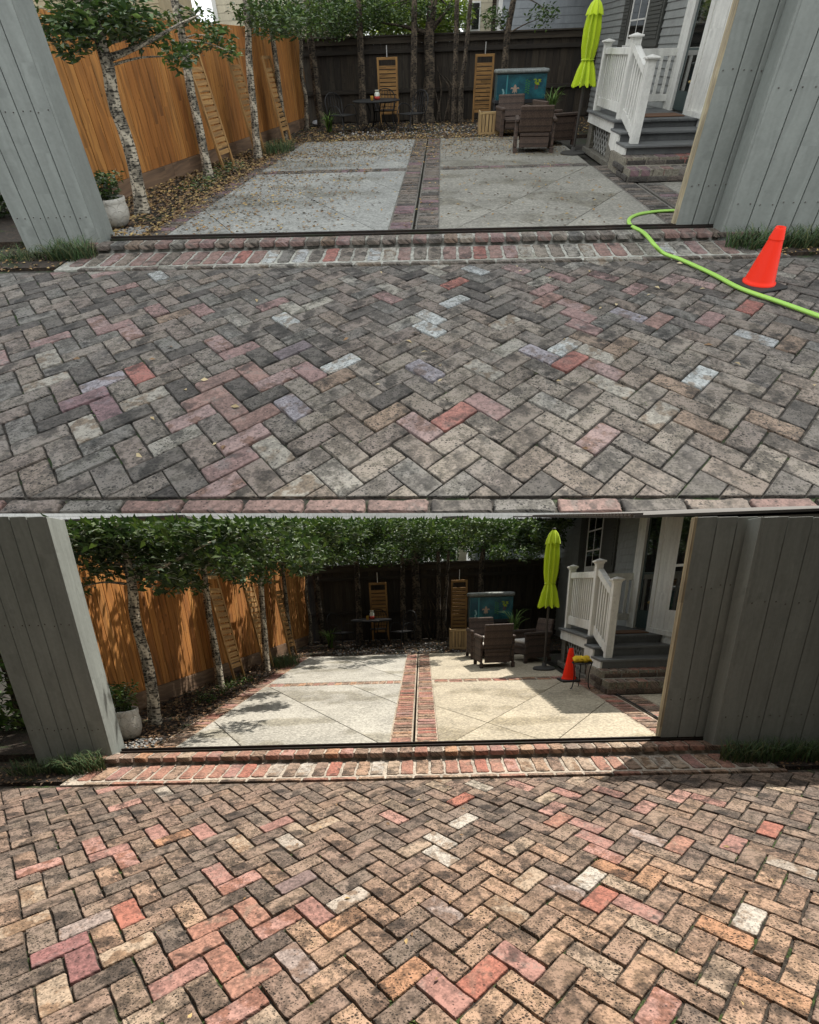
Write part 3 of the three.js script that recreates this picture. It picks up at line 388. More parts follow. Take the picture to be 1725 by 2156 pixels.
// ---------------------------------------------------------------- trees
const barkM = M('pale_bark', [0.62, 0.6, 0.55], { map: barkT, bumpMap: barkB, bumpScale: 0.006, roughness: 0.95 }), barkD = M('dark_bark', [0.15, 0.125, 0.1], { map: barkT, bumpMap: barkB, bumpScale: 0.008, roughness: 0.95 }), barkMid = M('mid_bark', [0.34, 0.31, 0.27], { map: barkT, bumpMap: barkB, bumpScale: 0.007, roughness: 0.95 });
const c4 = (x, y) => [x * 0.35, y * 0.35 + 1080.7], c5 = (x, y) => [x * 0.35 + 561.4, y * 0.35 + 1080.7], u1 = (x, y) => [x * 0.35, y * 0.35], u2 = (x, y) => [x * 0.35 + 561.4, y * 0.35];
function tree(P, name, label, path, d, r, bark, clumps, o2 = {}) {       // path and clumps measured in the picture at the tree's own depth
  const pts = path.map(([px, py], i) => { const q = L.atd(px, py, d); return [q[0], i ? q[1] : CT - 0.03, d]; }), b = pts[0];
  const o = thing(P, name, label, 'tree', [b[0], b[1], d], 0, `${o2.group ?? 'slim trees'} ${P.t2}`), rel = p => [p[0] - b[0], p[1] - b[1], p[2] - d];
  let tr = pts.map(rel); if (!P.low) { const e = tr[tr.length - 1], f = tr[tr.length - 2]; tr.push([e[0] + (e[0] - f[0]) * 1.5, e[1] + 1.2, 0.1], [e[0] + 0.2, e[1] + 2.6, 0.2]); }
  part(o, 'trunk', limb(tr, r, r * (P.low ? 0.62 : 0.4), 26), bark);
  for (const br of o2.branches ?? []) part(o, 'branch', limb(br.map(([px, py, dd]) => { const q = L.atd(px, py, dd ?? d); return [q[0] - b[0], q[1] - b[1], q[2] - d]; }), r * 0.5, r * 0.1, 14, 7), bark);
  const list = [], px = []; for (const [x, y, dd, rad, n, sq] of clumps) {
    const c = x === 'm' ? y : P.atd(x, y, dd ?? d); for (let i = 0; i < n; i++) { let a, e, f; do { a = rr(-1, 1); e = rr(-1, 1); f = rr(-1, 1); } while (a * a + e * e + f * f > 1); const cl = h2(Math.round(a * 4), Math.round(e * 4), Math.round(f * 4) + n); if (cl < 0.25) continue; const X = c[0] + a * rad, Y = c[1] + e * rad * (sq ?? 0.75), D = c[2] + f * rad; if (P.low && (P.px(X, Y + 0.03, D)[1] < 1092)) continue; if (Y < 0.3) continue; list.push([X - b[0], Y - b[1], D - d, rr(0.5, 1.5) * (x === 'm' ? 1.08 : 1), rr(-1.4, 0.6), rr(0, 6.3), rr(-0.6, 0.6)]); }
    const near = tr.reduce((m, q) => Math.hypot(q[0] + b[0] - c[0], q[1] + b[1] - c[1]) < Math.hypot(m[0] + b[0] - c[0], m[1] + b[1] - c[1]) ? q : m); const e = [c[0] - b[0], c[1] - b[1], c[2] - d];
    if (x !== 'm' && Math.hypot(e[0] - near[0], e[1] - near[1]) > 0.1) px.push(limb([near, [(near[0] + e[0]) / 2 + rr(-0.03, 0.03), (near[1] + e[1]) / 2 + 0.03, (near[2] + e[2]) / 2], e], r * 0.25, 0.004, 8, 5));
  }
  for (const g of px) part(o, 'twig', g, bark);
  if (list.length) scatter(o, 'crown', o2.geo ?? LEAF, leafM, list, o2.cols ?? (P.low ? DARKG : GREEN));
  return o;
}
function trees(P) {
  const lo = P.low, t = `${P.t2} courtyard`;
  const flat = (x, d, r, n) => { const k = Math.round(n / 130), a = []; for (let i = 0; i < k; i++) { const X = x + rr(-r, r), D = d + rr(-r, r) * 0.8; a.push(['m', [X, cut(X, D) - 0.04 - 0.6 * rnd() ** 2.4, D], 0, rr(0.16, 0.3), Math.round(n / k * 2.1), rr(0.5, 0.9)]); } return a; };
  tree(P, 'slim_tree', `pale mottled tree beside the white planter, ${t}`, [c4(935, 1280), c4(905, 1000), c4(868, 830), c4(812, 620), c4(795, 430), c4(770, 320), c4(705, 60)], 5.11, 0.062, barkM,
    lo ? [[...c4(700, 160), 5.1, 0.34, 1500], [...c4(560, 230), 5, 0.24, 500], [...c4(860, 190), 5.2, 0.22, 500], [...c4(980, 260), 5.3, 0.16, 130], [...c4(480, 120), 4.9, 0.2, 160], [...c4(620, 330), 5, 0.15, 120], [...c4(500, 440), 5, 0.1, 60], ...flat(-2.75, 5.3, 0.6, 2600), ...flat(-2.4, 5.9, 0.6, 2200), ...flat(-1.35, 5.4, 0.4, 420), ...flat(-1.5, 6.3, 0.5, 650), ...flat(-1.7, 7.1, 0.5, 600), [...c4(1080, 350), 5.4, 0.15, 110]]
      : [[...u1(450, 200), 5, 0.24, 500], [...u1(600, 100), 5.1, 0.28, 900], [...u1(780, 110), 5.2, 0.24, 700], [...u1(420, 320), 5, 0.11, 110], [...u1(840, 240), 5.3, 0.12, 150], [...u1(380, 110), 4.9, 0.2, 300], [...u1(1070, 340), 5.6, 0.17, 200], [...u1(960, 230), 5.4, 0.12, 90]], { branches: [[c4(800, 385), [...c4(900, 350), 5.15], [...c4(1050, 285), 5.25], [...c4(1200, 205), 5.35], [...c4(1300, 160), 5.4]].map(q => q.length > 2 ? q : [...q, 5.11])] });
  tree(P, 'slim_tree', `pale mottled tree in front of the first leaning shutter, ${t}`, [c4(1330, 1065), c4(1300, 850), c4(1250, 560), c4(1222, 300), c4(1190, 110)], 6.97, 0.056, barkM,
    lo ? [[...c4(1260, 110), 7, 0.4, 1300], [...c4(1400, 110), 7.1, 0.34, 900], [...c4(1330, 330), 6.8, 0.16, 160], [...c4(1430, 400), 6.7, 0.14, 110], [...c4(1190, 440), 6.7, 0.12, 110], [...c4(1130, 160), 6.9, 0.22, 260], ...flat(-2.5, 6.9, 0.75, 4200)] : [[...u1(1290, 220), 6.8, 0.2, 300], [...u1(1390, 310), 6.6, 0.11, 110], [...u1(1080, 120), 7, 0.2, 160], [...u1(1180, 300), 6.8, 0.1, 80], [...u1(1220, 120), 7, 0.18, 120]], { branches: [[[...c4(1225, 230), 6.97], [...c4(1270, 190), 7], [...c4(1330, 130), 7.05]]] });
  tree(P, 'slim_tree', `pale slim tree in front of the second leaning shutter, ${t}`, [c4(1605, 955), c4(1590, 700), c4(1572, 450), c4(1570, 200), c4(1560, 90)], 8.48, 0.056, barkM,
    lo ? [[...c4(1560, 90), 8.5, 0.5, 1700], [...c4(1690, 150), 8.7, 0.42, 1200], [...c4(1480, 110), 8.4, 0.35, 700], ...flat(-2.4, 8.4, 0.85, 4800)] : [[...u1(1620, 100), 8.6, 0.4, 800], [...u1(1500, 70), 8.4, 0.28, 260], [...u1(1700, 130), 8.8, 0.3, 500]]);
  tree(P, 'slim_tree', `thin pale tree before the third leaning shutter, ${t}`, [c5(150, 855), c5(125, 600), c5(105, 400), c5(85, 260), c5(70, 140)], 10.44, 0.05, barkMid, lo ? [[...c5(60, 160), 10.4, 0.7, 2000], [...c5(210, 150), 10.6, 0.6, 1600], [...c5(130, 280), 10.3, 0.4, 500], ...flat(-2.2, 10, 0.9, 4200)] : [[...u2(30, 100), 10.3, 0.45, 900], [...u2(180, 120), 10.8, 0.4, 800]]);
  tree(P, 'slim_tree', `crooked thin tree in the corner of the two fences, ${t}`, [c5(262, 790), c5(262, 640), c5(240, 500), c5(240, 360), c5(225, 220)], 12.2, 0.045, barkMid, lo ? [[...c5(330, 140), 12.3, 0.7, 1500], [...c5(260, 260), 12.2, 0.4, 400], ...flat(-2.2, 11.6, 1, 2200)] : [[...u2(250, 110), 12, 0.5, 900]]);
  const BT = 'dark back trees';
  tree(P, 'dark_tree', `stout dark leaning tree left of the bistro table, ${t}`, [c5(345, 760), c5(320, 600), c5(300, 420), c5(280, 250), c5(270, 100)], 12.5, 0.085, barkD, lo ? [[...c5(440, 130), 12.6, 0.85, 2600], [...c5(380, 240), 12.7, 0.4, 600], ...flat(-1.4, 11.5, 1, 2200), ...flat(-0.6, 12.6, 1, 1800)] : [[...u2(370, 100), 12.6, 0.6, 1300], [...u2(480, 150), 12.8, 0.35, 500]], { group: BT });
  tree(P, 'dark_tree', `dark straight tree behind the bistro table, ${t}`, [c5(560, 745), c5(555, 560), c5(545, 380), c5(535, 120)], 12.7, 0.08, barkD, lo ? [[...c5(600, 140), 12.7, 0.9, 2600], [...c5(680, 260), 13.4, 0.4, 400], ...flat(-0.4, 11.3, 1, 2200), ...flat(-1.2, 10.1, 0.8, 1500)] : [[...u2(560, 70), 12.8, 0.5, 1100], [...u2(650, 150), 13.2, 0.3, 260]], { group: BT });
  tree(P, 'dark_tree', `dark slim tree right of the bistro shutter, ${t}`, [c5(828, 745), c5(822, 560), c5(820, 380), c5(815, 120)], 12.6, 0.075, barkD, lo ? [[...c5(800, 130), 12.7, 0.95, 3000], [...c5(830, 250), 13.4, 0.45, 500], ...flat(0.7, 11.4, 1, 2200), ...flat(0.2, 10.1, 0.8, 1500)] : [[...u2(860, 60), 12.8, 0.4, 500], [...u2(640, 70), 12.9, 0.4, 600]], { group: BT });
  tree(P, 'dark_tree', `forked dark tree with vines at the middle of the back fence, ${t}`, [c5(900, 745), c5(905, 520), c5(895, 300), c5(915, 100)], 12.75, 0.12, barkD, lo ? [[...c5(950, 120), 12.9, 0.8, 2600], [...c5(1060, 90), 13, 0.5, 900], ...flat(1.4, 12.4, 1, 2000)] : [[...u2(740, 60), 13, 0.4, 400], [...u2(960, 50), 12.8, 0.32, 350], [...u2(1110, 70), 12.7, 0.22, 220]], { group: BT, branches: [[[...c5(900, 300), 12.75], [...c5(780, 265), 12.9], [...c5(640, 240), 13]], [[...c5(900, 280), 12.75], [...c5(980, 180), 12.8], [...c5(1010, 110), 12.9]]] });
  tree(P, 'dark_tree', `thin dark tree left of the tank shutter, ${t}`, [c5(1040, 745), c5(1035, 560), c5(1035, 380), c5(1030, 120)], 12.5, 0.06, barkD, lo ? [[...c5(1010, 200), 12.8, 0.4, 500]] : [], { group: BT });
  tree(P, 'dark_tree', `thin dark twisting tree touching the tank shutter, ${t}`, [c5(1075, 745), c5(1070, 600), c5(1085, 420), c5(1100, 120)], 12.42, 0.05, barkD, lo ? [[...c5(1150, 90), 12.6, 0.35, 500]] : [[...u2(1230, 60), 12.6, 0.14, 40]], { group: BT });
  tree(P, 'dark_tree', `dark tree rising behind the painted tank, ${t}`, [c5(1290, 620), c5(1290, 480), c5(1295, 300), c5(1320, 100)], 12.3, 0.075, barkD, lo ? [[...c5(1300, 120), 12.3, 0.55, 1300], [...c5(1430, 80), 12.2, 0.5, 900], [...c5(1560, 130), 12, 0.42, 420], [...c5(1600, 200), 11.9, 0.3, 160], ...flat(2, 11.3, 1, 2200), ...flat(1.7, 10.2, 0.9, 1500), ...flat(2.6, 12.5, 1, 1600)] : [[...u2(1380, 110), 12.4, 0.28, 420], [...u2(1650, 110), 12, 0.3, 150], [...u2(1700, 70), 12, 0.22, 160]], { group: BT });
  // brighter trees growing behind the back fence
  const far = lo ? [[c5(150, 210), 14.2, 1, 3000], [c5(520, 220), 14.3, 1.05, 3400], [c5(900, 220), 14.2, 0.95, 3400], [c5(1400, 170), 13.8, 0.8, 1400]] : [[u2(700, 70), 14.2, 0.7, 2400], [u2(870, 110), 14.4, 0.75, 2600], [u2(1050, 90), 14.3, 0.6, 2200], [u2(420, 90), 14.4, 0.7, 2000]];
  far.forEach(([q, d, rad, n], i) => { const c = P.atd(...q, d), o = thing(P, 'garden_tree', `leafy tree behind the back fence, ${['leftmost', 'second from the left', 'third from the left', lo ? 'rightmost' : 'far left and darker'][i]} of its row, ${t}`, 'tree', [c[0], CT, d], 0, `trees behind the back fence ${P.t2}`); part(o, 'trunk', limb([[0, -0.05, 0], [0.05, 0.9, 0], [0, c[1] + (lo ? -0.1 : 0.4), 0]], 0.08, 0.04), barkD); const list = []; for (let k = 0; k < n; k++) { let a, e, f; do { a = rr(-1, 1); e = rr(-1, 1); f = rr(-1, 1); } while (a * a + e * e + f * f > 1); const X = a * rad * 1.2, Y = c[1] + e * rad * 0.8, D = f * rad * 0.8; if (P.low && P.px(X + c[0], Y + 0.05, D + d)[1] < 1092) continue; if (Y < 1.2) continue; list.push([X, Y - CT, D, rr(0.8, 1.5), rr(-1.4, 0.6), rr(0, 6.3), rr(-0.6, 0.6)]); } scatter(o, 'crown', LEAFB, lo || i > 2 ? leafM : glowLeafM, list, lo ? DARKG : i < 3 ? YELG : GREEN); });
  // dead vine stems on the back fence
  const v = thing(P, 'vine_stems', `tangle of dry vine stems on the back fence beside the tank shutter, ${t}`, 'vine', [-0.2, CT, 12.82]); for (let i = 0; i < 9; i++) { const x = i * 0.1 + rr(-0.04, 0.04); part(v, 'stem', limb([[x + rr(-0.1, 0.1), -0.02, rr(-0.1, 0)], [x + rr(-0.06, 0.06), 0.35, rr(-0.05, 0)], [x + rr(-0.08, 0.08), 0.7, 0], [x * 0.6 + 0.05 + rr(-0.05, 0.05), rr(0.9, 1.25), 0.02]], rr(0.018, 0.035), 0.012, 12, 6), barkD); }
}
// ---------------------------------------------------------------- grass clumps, plants, pot
const BLADE = (() => { const g = new THREE.BufferGeometry(), p = [], ix = []; for (let i = 0; i < 5; i++) { const t = i / 4, w = 0.006 * (1 - t * 0.9), y = 0.22 * Math.sin(t * 1.75) / 0.98 * (t < 0.6 ? 1 : 1), z = 0.16 * t * t; p.push(-w, y, z, w, y, z); } for (let i = 0; i < 4; i++) { const a = i * 2; ix.push(a, a + 1, a + 3, a, a + 3, a + 2); } g.setAttribute('position', new THREE.Float32BufferAttribute(p, 3)); g.setIndex(ix); g.computeVertexNormals(); return g; })();
function clump(P, name, label, cat, at, n, sx, sd, size, cols) {
  const o = thing(P, name, label, cat, at), list = []; for (let i = 0; i < n; i++) { const r = Math.sqrt(rnd()), a = rr(0, 6.3); list.push([r * Math.cos(a) * sx, 0, r * Math.sin(a) * sd, rr(0.6, 1.2) * size, rr(-0.25, 0.35), rr(0, 6.3), rr(-0.2, 0.2)]); } scatter(o, 'blades', BLADE, bladeM, list, cols); return o;
}
const GRASS = [[0.035, 0.075, 0.02], [0.05, 0.1, 0.028], [0.025, 0.055, 0.018], [0.1, 0.11, 0.04]];
function plants(P) {
  const t = `${P.t2} courtyard`;
  clump(P, 'grass_clump', `dark grass clump at the foot of the grey gate pier, ${t}`, 'grass clump', [-2.95, 0, 3.9], 420, 0.22, 0.1, 0.72, GRASS); clump(P, 'grass_clump', `low grass at the outer corner of the gate pier, ${t}`, 'grass clump', [-3.35, 0, 3.9], 300, 0.25, 0.1, 0.5, GRASS);
  for (let i = 0; i < 3; i++) clump(P, 'grass_clump', `dark grass at the wide board wall, ${['next to the gate leaf', 'middle clump', 'farthest clump'][i]}, ${t}`, 'grass clump', [2.62 + i * 0.42, 0, 3.83], 420, 0.25, 0.1, 0.68, GRASS);
  clump(P, 'grass_clump', `grass tuft behind the tree at the second shutter, ${t}`, 'grass clump', [-2.5, CT, 9.1], 380, 0.24, 0.4, 0.7, GRASS);
  clump(P, 'fern', `small bright fern by the stout dark tree, ${t}`, 'fern', [-2.1, CT, 11.6], 70, 0.05, 0.05, 1.5, [[0.1, 0.2, 0.03], [0.16, 0.26, 0.05]]);
  clump(P, 'strap_plant', `strap leaved plant by the umbrella pole, ${t}`, 'plant', [P.low ? 1.75 : 2.05, CT + 0.35, P.low ? 9.9 : 10.4], 60, 0.06, 0.06, 1.7, [[0.07, 0.14, 0.03], [0.1, 0.17, 0.03]]);
  const po = thing(P, 'plant_pot', `dark pot holding the strap leaved plant, ${t}`, 'pot', [P.low ? 1.75 : 2.05, CT, P.low ? 9.9 : 10.4]); part(po, 'pot', lathe([[0, 0], [0.1, 0], [0.13, 0.34], [0.115, 0.35], [0.1, 0.3], [0, 0.3]]), M('dark_pot', [0.04, 0.04, 0.045]));
  { const q = thing(P, 'garden_shrub', `dark leafy shrub left of the gate pier, ${t}`, 'shrub', [-4.55, 0, 5.3]), l = []; for (let i = 0; i < 1600; i++) { const a = rr(0, 6.3), b = rr(-1, 1), r = rr(0.6, 1) * Math.sqrt(1 - b * b); l.push([Math.cos(a) * r * 0.6, 0.75 + b * 0.75, Math.sin(a) * r * 0.6, rr(1, 1.8), rr(-1.4, 0.6), rr(0, 6.3), rr(-0.6, 0.6)]); } scatter(q, 'foliage', LEAFB, leafM, l, GREEN); part(q, 'stem', limb([[0, -0.05, 0], [0.05, 0.5, 0], [0, 1.2, 0]], 0.04, 0.015), barkD); }
  const ground = []; const gv = thing(P, 'ground_vine', `low green creeper round the foot of the leaning shutters, ${t}`, 'creeper', [-2.8, CT, 7.2]); for (let i = 0; i < 420; i++) ground.push([rr(-0.12, 0.2), rr(0.01, 0.1), rr(-1.2, 0.5), rr(0.4, 0.8), rr(-1.2, 0.4), rr(0, 6.3), rr(-0.5, 0.5)]); scatter(gv, 'foliage', LEAF, leafM, ground, GREEN);
  const q = [-2.9, CT, 4.6], p = thing(P, 'planter', `white glazed planter with raised leaf pattern beside the gate pier, ${t}`, 'planter', q);
  part(p, 'pot', (() => { const g = new THREE.LatheGeometry([[0, 0.0], [0.075, 0], [0.11, 0.03], [0.138, 0.1], [0.142, 0.17], [0.135, 0.24], [0.14, 0.245], [0.142, 0.285], [0.13, 0.29], [0.122, 0.27], [0.118, 0.2], [0, 0.2]].map(a => new THREE.Vector2(...a)), 36); const uv = g.attributes.uv, ps = g.attributes.position; for (let i = 0; i < uv.count; i++) uv.setXY(i, uv.getX(i) * 0.9, ps.getY(i)); return g; })(), M('white_glaze', [0.62, 0.6, 0.55], { bumpMap: potB, bumpScale: 0.04, roughness: 0.45, map: paintT }));
  part(p, 'soil', new THREE.CylinderGeometry(0.122, 0.12, 0.03, 24).translate(0, 0.245, 0), M('pot_soil', [0.04, 0.03, 0.022]));
  const fl = []; for (let i = 0; i < 620; i++) { const a = rr(0, 6.3), r = rr(0, 1) ** 0.6, h = rr(0, 1); fl.push([Math.cos(a) * r * (0.08 + 0.1 * h), 0.26 + h * 0.26, Math.sin(a) * r * (0.08 + 0.1 * h), rr(0.45, 0.9), rr(-1.3, 0.4), rr(0, 6.3), rr(-0.5, 0.5)]); } scatter(p, 'foliage', LEAF, leafM, fl, GREEN);
  const st = []; for (let i = 0; i < 9; i++) { const a = rr(0, 6.3); st.push(limb([[0, 0.24, 0], [Math.cos(a) * 0.05, 0.36, Math.sin(a) * 0.05], [Math.cos(a) * 0.12, 0.5, Math.sin(a) * 0.12]], 0.005, 0.002, 6, 5)); } part(p, 'stems', st, barkD);
}
for (const P of [U, L]) { gates(P); cedar(P); backFence(P); shutters(P); trees(P); plants(P); }
// ---------------------------------------------------------------- the clapboard house with its porch
const whiteP = paint('white_trim', [0.82, 0.82, 0.79]), deckP = paint('grey_deck_paint', [0.15, 0.157, 0.162]), sidingP = paint('siding_paint', [0.29, 0.305, 0.3]), glassM = M('dark_glass', [0.012, 0.014, 0.014], { roughness: 0.04, clearcoat: 1, clearcoatRoughness: 0.02 });
const shutP = paint('shutter_paint', [0.075, 0.078, 0.07]), tealP = paint('teal_door', [0.025, 0.05, 0.052], { roughness: 0.45 });
function house(P) {
  const X = 3.3, o = thing(P, 'clapboard_house', `pale grey clapboard house with a teal door behind the porch ${P.tag}`, 'house', [X, 0, 5.9]), D = d => d - 5.9;
  const lineA = [D(5), P.low ? cut(X, 5) : 30], lineB = [D(13.5), P.low ? cut(X, 13.5) : 30];
  const slab = (name, d0, d1, y0, y1, x0, x1, m, par = o) => { const w = clip([[D(d0), y0], [D(d1), y0], [D(d1), y1], [D(d0), y1]], lineA, lineB, -1, 0); if (w.length > 2) return part(par, name, sprism(w, x0, x1), m); };
  const T = P.low ? 3 : 2.75;
  slab('wall', 5.9, 13.5, 0, T, 0.02, 3.2, M('wall_core', [0.2, 0.2, 0.19]));
  for (let y = 0.22; y < T; y += 0.107) for (const [a, b, lo, hi] of [[8.42, 13.5, 0, 1.5], [8.42, 9.27, 1.5, 9], [11.36, 13.5, 1.5, 9]]) if (y >= lo - 0.06 && y < hi - 0.06) { const c = clip([[D(a), y], [D(b), y], [D(b), y + 0.112], [D(a), y + 0.112]], lineA, lineB, -1, 0); if (c.length < 3) continue; const g = sprism(c, -0.012, 0.012), p = g.attributes.position; for (let i = 0; i < p.count; i++) if (p.getX(i) < 0) p.setX(i, -0.02 + 0.016 * Math.max(0, Math.min(1, (p.getY(i) - y) / 0.112))); g.computeVertexNormals(); part(o, 'clapboard', g, sidingP); }
  slab('corner_board', 13.4, 13.5, 0.2, T, -0.03, 0.01, whiteP);
  // window with its louvred shutters
  const w = slab('window', 10.0, 10.94, 1.5, T, -0.03, 0.0, whiteP);
  slab('pane', 10.1, 10.45, 1.6, T, -0.036, -0.031, glassM, w); slab('pane', 10.5, 10.84, 1.6, T, -0.036, -0.031, glassM, w);
  slab('sill', 9.96, 10.98, 1.45, 1.5, -0.07, 0, whiteP, w); for (const y of [1.86, 2.2]) slab('muntin', 10.1, 10.84, y, y + 0.025, -0.04, -0.03, whiteP, w);
  for (const [a, b] of [[9.27, 9.98], [10.95, 11.36]]) { const s = slab('shutter', a, b, 1.47, T, -0.05, -0.022, shutP); for (let y = 1.58; y < T; y += 0.055) slab('louvre', a + 0.06, b - 0.06, y, y + 0.042, -0.062, -0.051, shutP, s); }
  // door, casing and glazed side door
  const dr = slab('door', 7.62, 8.1, 0.68, T, -0.01, 0.02, tealP); slab('pane', 7.69, 8.03, 0.93, T, -0.014, -0.0105, glassM, dr); slab('glazing_bar', 7.69, 8.03, 1.42, 1.445, -0.02, -0.0145, tealP, dr);
  const hd = new THREE.SphereGeometry(0.022, 12, 8).translate(-0.035, 1.05, -D(7.66)); part(dr, 'handle', uvm(hd), metal('brass', [0.4, 0.3, 0.12]));
  for (const [a, b, e] of [[8.1, 8.2, 0.045], [8.2, 8.42, 0.03], [7.5, 7.62, 0.045], [7.12, 7.5, 0.03]]) slab('casing', a, b, 0.66, T, -e, 0.01, whiteP);
  const s2 = slab('side_door', 6.2, 7.12, 0.72, T, -0.025, 0.01, whiteP); slab('pane', 6.62, 7.04, 0.98, T, -0.029, -0.0255, glassM, s2); slab('pane', 6.26, 6.56, 0.98, T, -0.029, -0.0255, glassM, s2); slab('glazing_bar', 6.26, 7.04, 1.5, 1.53, -0.036, -0.03, whiteP, s2);
  slab('door_sill', 6.1, 7.5, 0.66, 0.72, -0.07, 0.01, whiteP, s2); slab('base_panel', 6.0, 7.14, 0.34, 0.655, -0.03, 0.01, whiteP);
  slab('near_wall', 5.9, 6.2, 0.1, T, -0.02, 0.01, sidingP);
  if (P.low) { // roof over porch and house, its eave on the court side
    const ro = o; const ev = -1.08, poly = [[D(5.86), cut(2.7, 5.86) + 0.004], [D(13.5), cut(2.7, 13.5) + 0.004], [D(13.5), cut(2.7, 13.5) + 0.03], [D(5.86), cut(2.7, 5.86) + 0.03]];
    const rf = part(ro, 'roof', sprism(poly, ev, 3.4), M('roof_felt', [0.09, 0.085, 0.08])); for (let d = 5.9; d < 11; d += 0.115) { const y = cut(2.2, d) + 0.012; part(rf, 'tile', bx(ev - 0.03, ev + 0.1, y, y + 0.02, D(d), D(d) + 0.075), M('roof_tile', [0.12, 0.1, 0.09])); }
  } else { // upper storeys and roof
    const bx2 = (a, b) => bx(-0.02, 9, a, b, 0, 9); part(o, 'upper_wall', bx2(2.75, 3.5), sidingP); const rf = part(o, 'roof', vprism([[-0.5, 3.5], [9.2, 3.5], [9.2, 3.7], [4.4, 5.2], [-0.5, 3.65]], -0.3, 9.3), M('roof_felt', [0.09, 0.085, 0.08])); part(rf, 'gutter', bx(-0.6, -0.5, 3.42, 3.56, -0.3, 9.3), whiteP);
  }
}
function porch(P) {
  const t = P.tag, o = thing(P, 'porch', `painted timber porch with grey steps at the house ${t}`, 'porch', [2.24, 0, 6.42]), Xr = 1.02;
  const st = (n, y, d, dd) => { part(o, 'tread', bx(0, Xr, y - 0.03, y, d, dd, 0.006, true), deckP); part(o, 'riser', bx(0.03, Xr, n, y - 0.031, d + 0.03, d + 0.05), deckP); };
  st(0.335, 0.445, 0, 0.4); st(0.446, 0.56, 0.33, 0.74); part(o, 'riser', bx(0.03, Xr, 0.561, 0.629, 0.71, 0.73), deckP);
  for (let i = 0; i < 9; i++) part(o, 'deck_board', bx(i * 0.1145, i * 0.1145 + 0.111, 0.63, 0.66, 0.68, 2.15, 0.004), deckP);
  part(o, 'fascia', bx(0.03, 0.055, 0.49, 0.628, 0.74, 2.12), whiteP); part(o, 'fascia', bx(0.056, Xr, 0.5, 0.628, 2.09, 2.12), whiteP);
  part(o, 'stringer', sprism([[0.02, 0.25], [0.02, 0.412], [0.36, 0.412], [0.36, 0.527], [0.73, 0.527], [0.73, 0.36], [0.45, 0.25]].map(q => q), 0.006, 0.028), whiteP);
  const pier = M('pier_concrete', [0.26, 0.25, 0.22], { map: concT, bumpMap: concB, bumpScale: 0.006 }); for (const d of [0.78, 1.9]) part(o, 'pier', bx(0.06, 0.3, 0.02, 0.489, d, d + 0.22, 0.008), pier);
  part(o, 'plinth', bx(0.02, 0.32, 0.05, 0.13, 0.1, 2.15, 0.01), pier);
  for (let i = 0; i < 7; i++) for (const s of [1, -1]) { const g = bx(-0.004, 0.004, -0.22, 0.22, -0.012, 0.012); g.rotateX(s * 0.75); g.translate(0.1 + (s > 0 ? 0.009 : 0), 0.3, -(1.05 + i * 0.13)); part(o, 'lattice_strip', g, M('lattice', [0.3, 0.3, 0.28])); }
  const mt = thing(P, 'doormat', `brown doormat on the porch deck ${t}`, 'doormat', [2.62, 0.662, 7.3]); part(mt, 'mat', bx(0, 0.55, 0, 0.014, 0, 0.36, 0.004), M('coir', [0.15, 0.08, 0.045], { bumpMap: grainB, bumpScale: 0.004 })); 
  const b = thing(P, 'brick_steps', `two mossy brick steps below the porch ${t}`, 'steps', [2.2, CT, 5.97]), mo = M(`step_mortar_${P.t2}`, [0.32, 0.3, 0.25], { map: concT });
  part(b, 'core', [bx(0.012, 1.08, 0, 0.142, 0.012, 0.9), bx(0.012, 1.08, 0.142, 0.228, 0.31, 0.9)], mo);
  const hd = [], sd = []; for (let i = 0; i < 6; i++) { hd.push(brickGeo([0, 0.21], [0.12, 0], 0.035, 0.012, { bev: 0.014, jit: 0.004 })); sd.push(new RoundedBoxGeometry(0.21, 0.065, 0.04, 2, 0.01)); }
  const put = (g, x, y, d, k) => { const e = new THREE.Mesh(g, toneM(P, k).m); e.name = 'brick'; e.position.set(x, y, -d); e.castShadow = e.receiveShadow = true; b.add(e); };
  for (let i = 0; i < 9; i++) { put(pick(hd), 0.07 + i * 0.121, 0.115, 0.11, pick(['B', 'G', 'S', 'V'])); put(pick(hd), 0.08 + i * 0.121, 0.2, 0.41, i < 3 ? pick(['B', 'G']) : pick(['S', 'R', 'V', 'S'])); } for (let i = 0; i < 5; i++) { put(sd[i], 0.115 + i * 0.217, 0.034, 0.022, pick(['D', 'G'])); put(sd[i], 0.16 + i * 0.217, 0.165, 0.325, pick(['D', 'G', 'B'])); }
  for (let i = 0; i < 4; i++) { const e = new RoundedBoxGeometry(0.04, 0.065, 0.2, 2, 0.01); put(e, 0.012, 0.034 + (i > 1 ? 0.075 : 0), 0.15 + (i % 2) * 0.21 + (i > 1 ? 0.2 : 0), 'D'); }
  // railing
  const r = thing(P, 'porch_railing', `white porch railing with square capped posts ${t}`, 'railing', [2.345, 0, 6.58]);
  const newel = (x, d, y0, y1) => { const n = part(r, 'newel_post', bx(x - 0.045, x + 0.045, y0, y1, d - 0.045, d + 0.045, 0.004), whiteP); part(n, 'cap', [bx(x - 0.055, x + 0.055, y1 - 0.005, y1 + 0.012, d - 0.055, d + 0.055, 0.003), bx(x - 0.072, x + 0.072, y1 + 0.0125, y1 + 0.037, d - 0.072, d + 0.072, 0.006), (() => { const g = new THREE.ConeGeometry(0.085, 0.025, 4, 1).rotateY(Math.PI / 4).translate(x, y1 + 0.049, -d); return uvm(g); })()], whiteP); };
  newel(0.03, 0, 0.446, 1.35); newel(0, 0.62, 0.661, 1.575); newel(-0.005, 1.83, 0.661, 1.535);
  part(r, 'top_rail', bx(-0.035, 0.03, 1.4, 1.48, 0.666, 1.784, 0.006), whiteP); part(r, 'bottom_rail', bx(-0.022, 0.02, 0.73, 0.85, 0.666, 1.784, 0.004), whiteP);
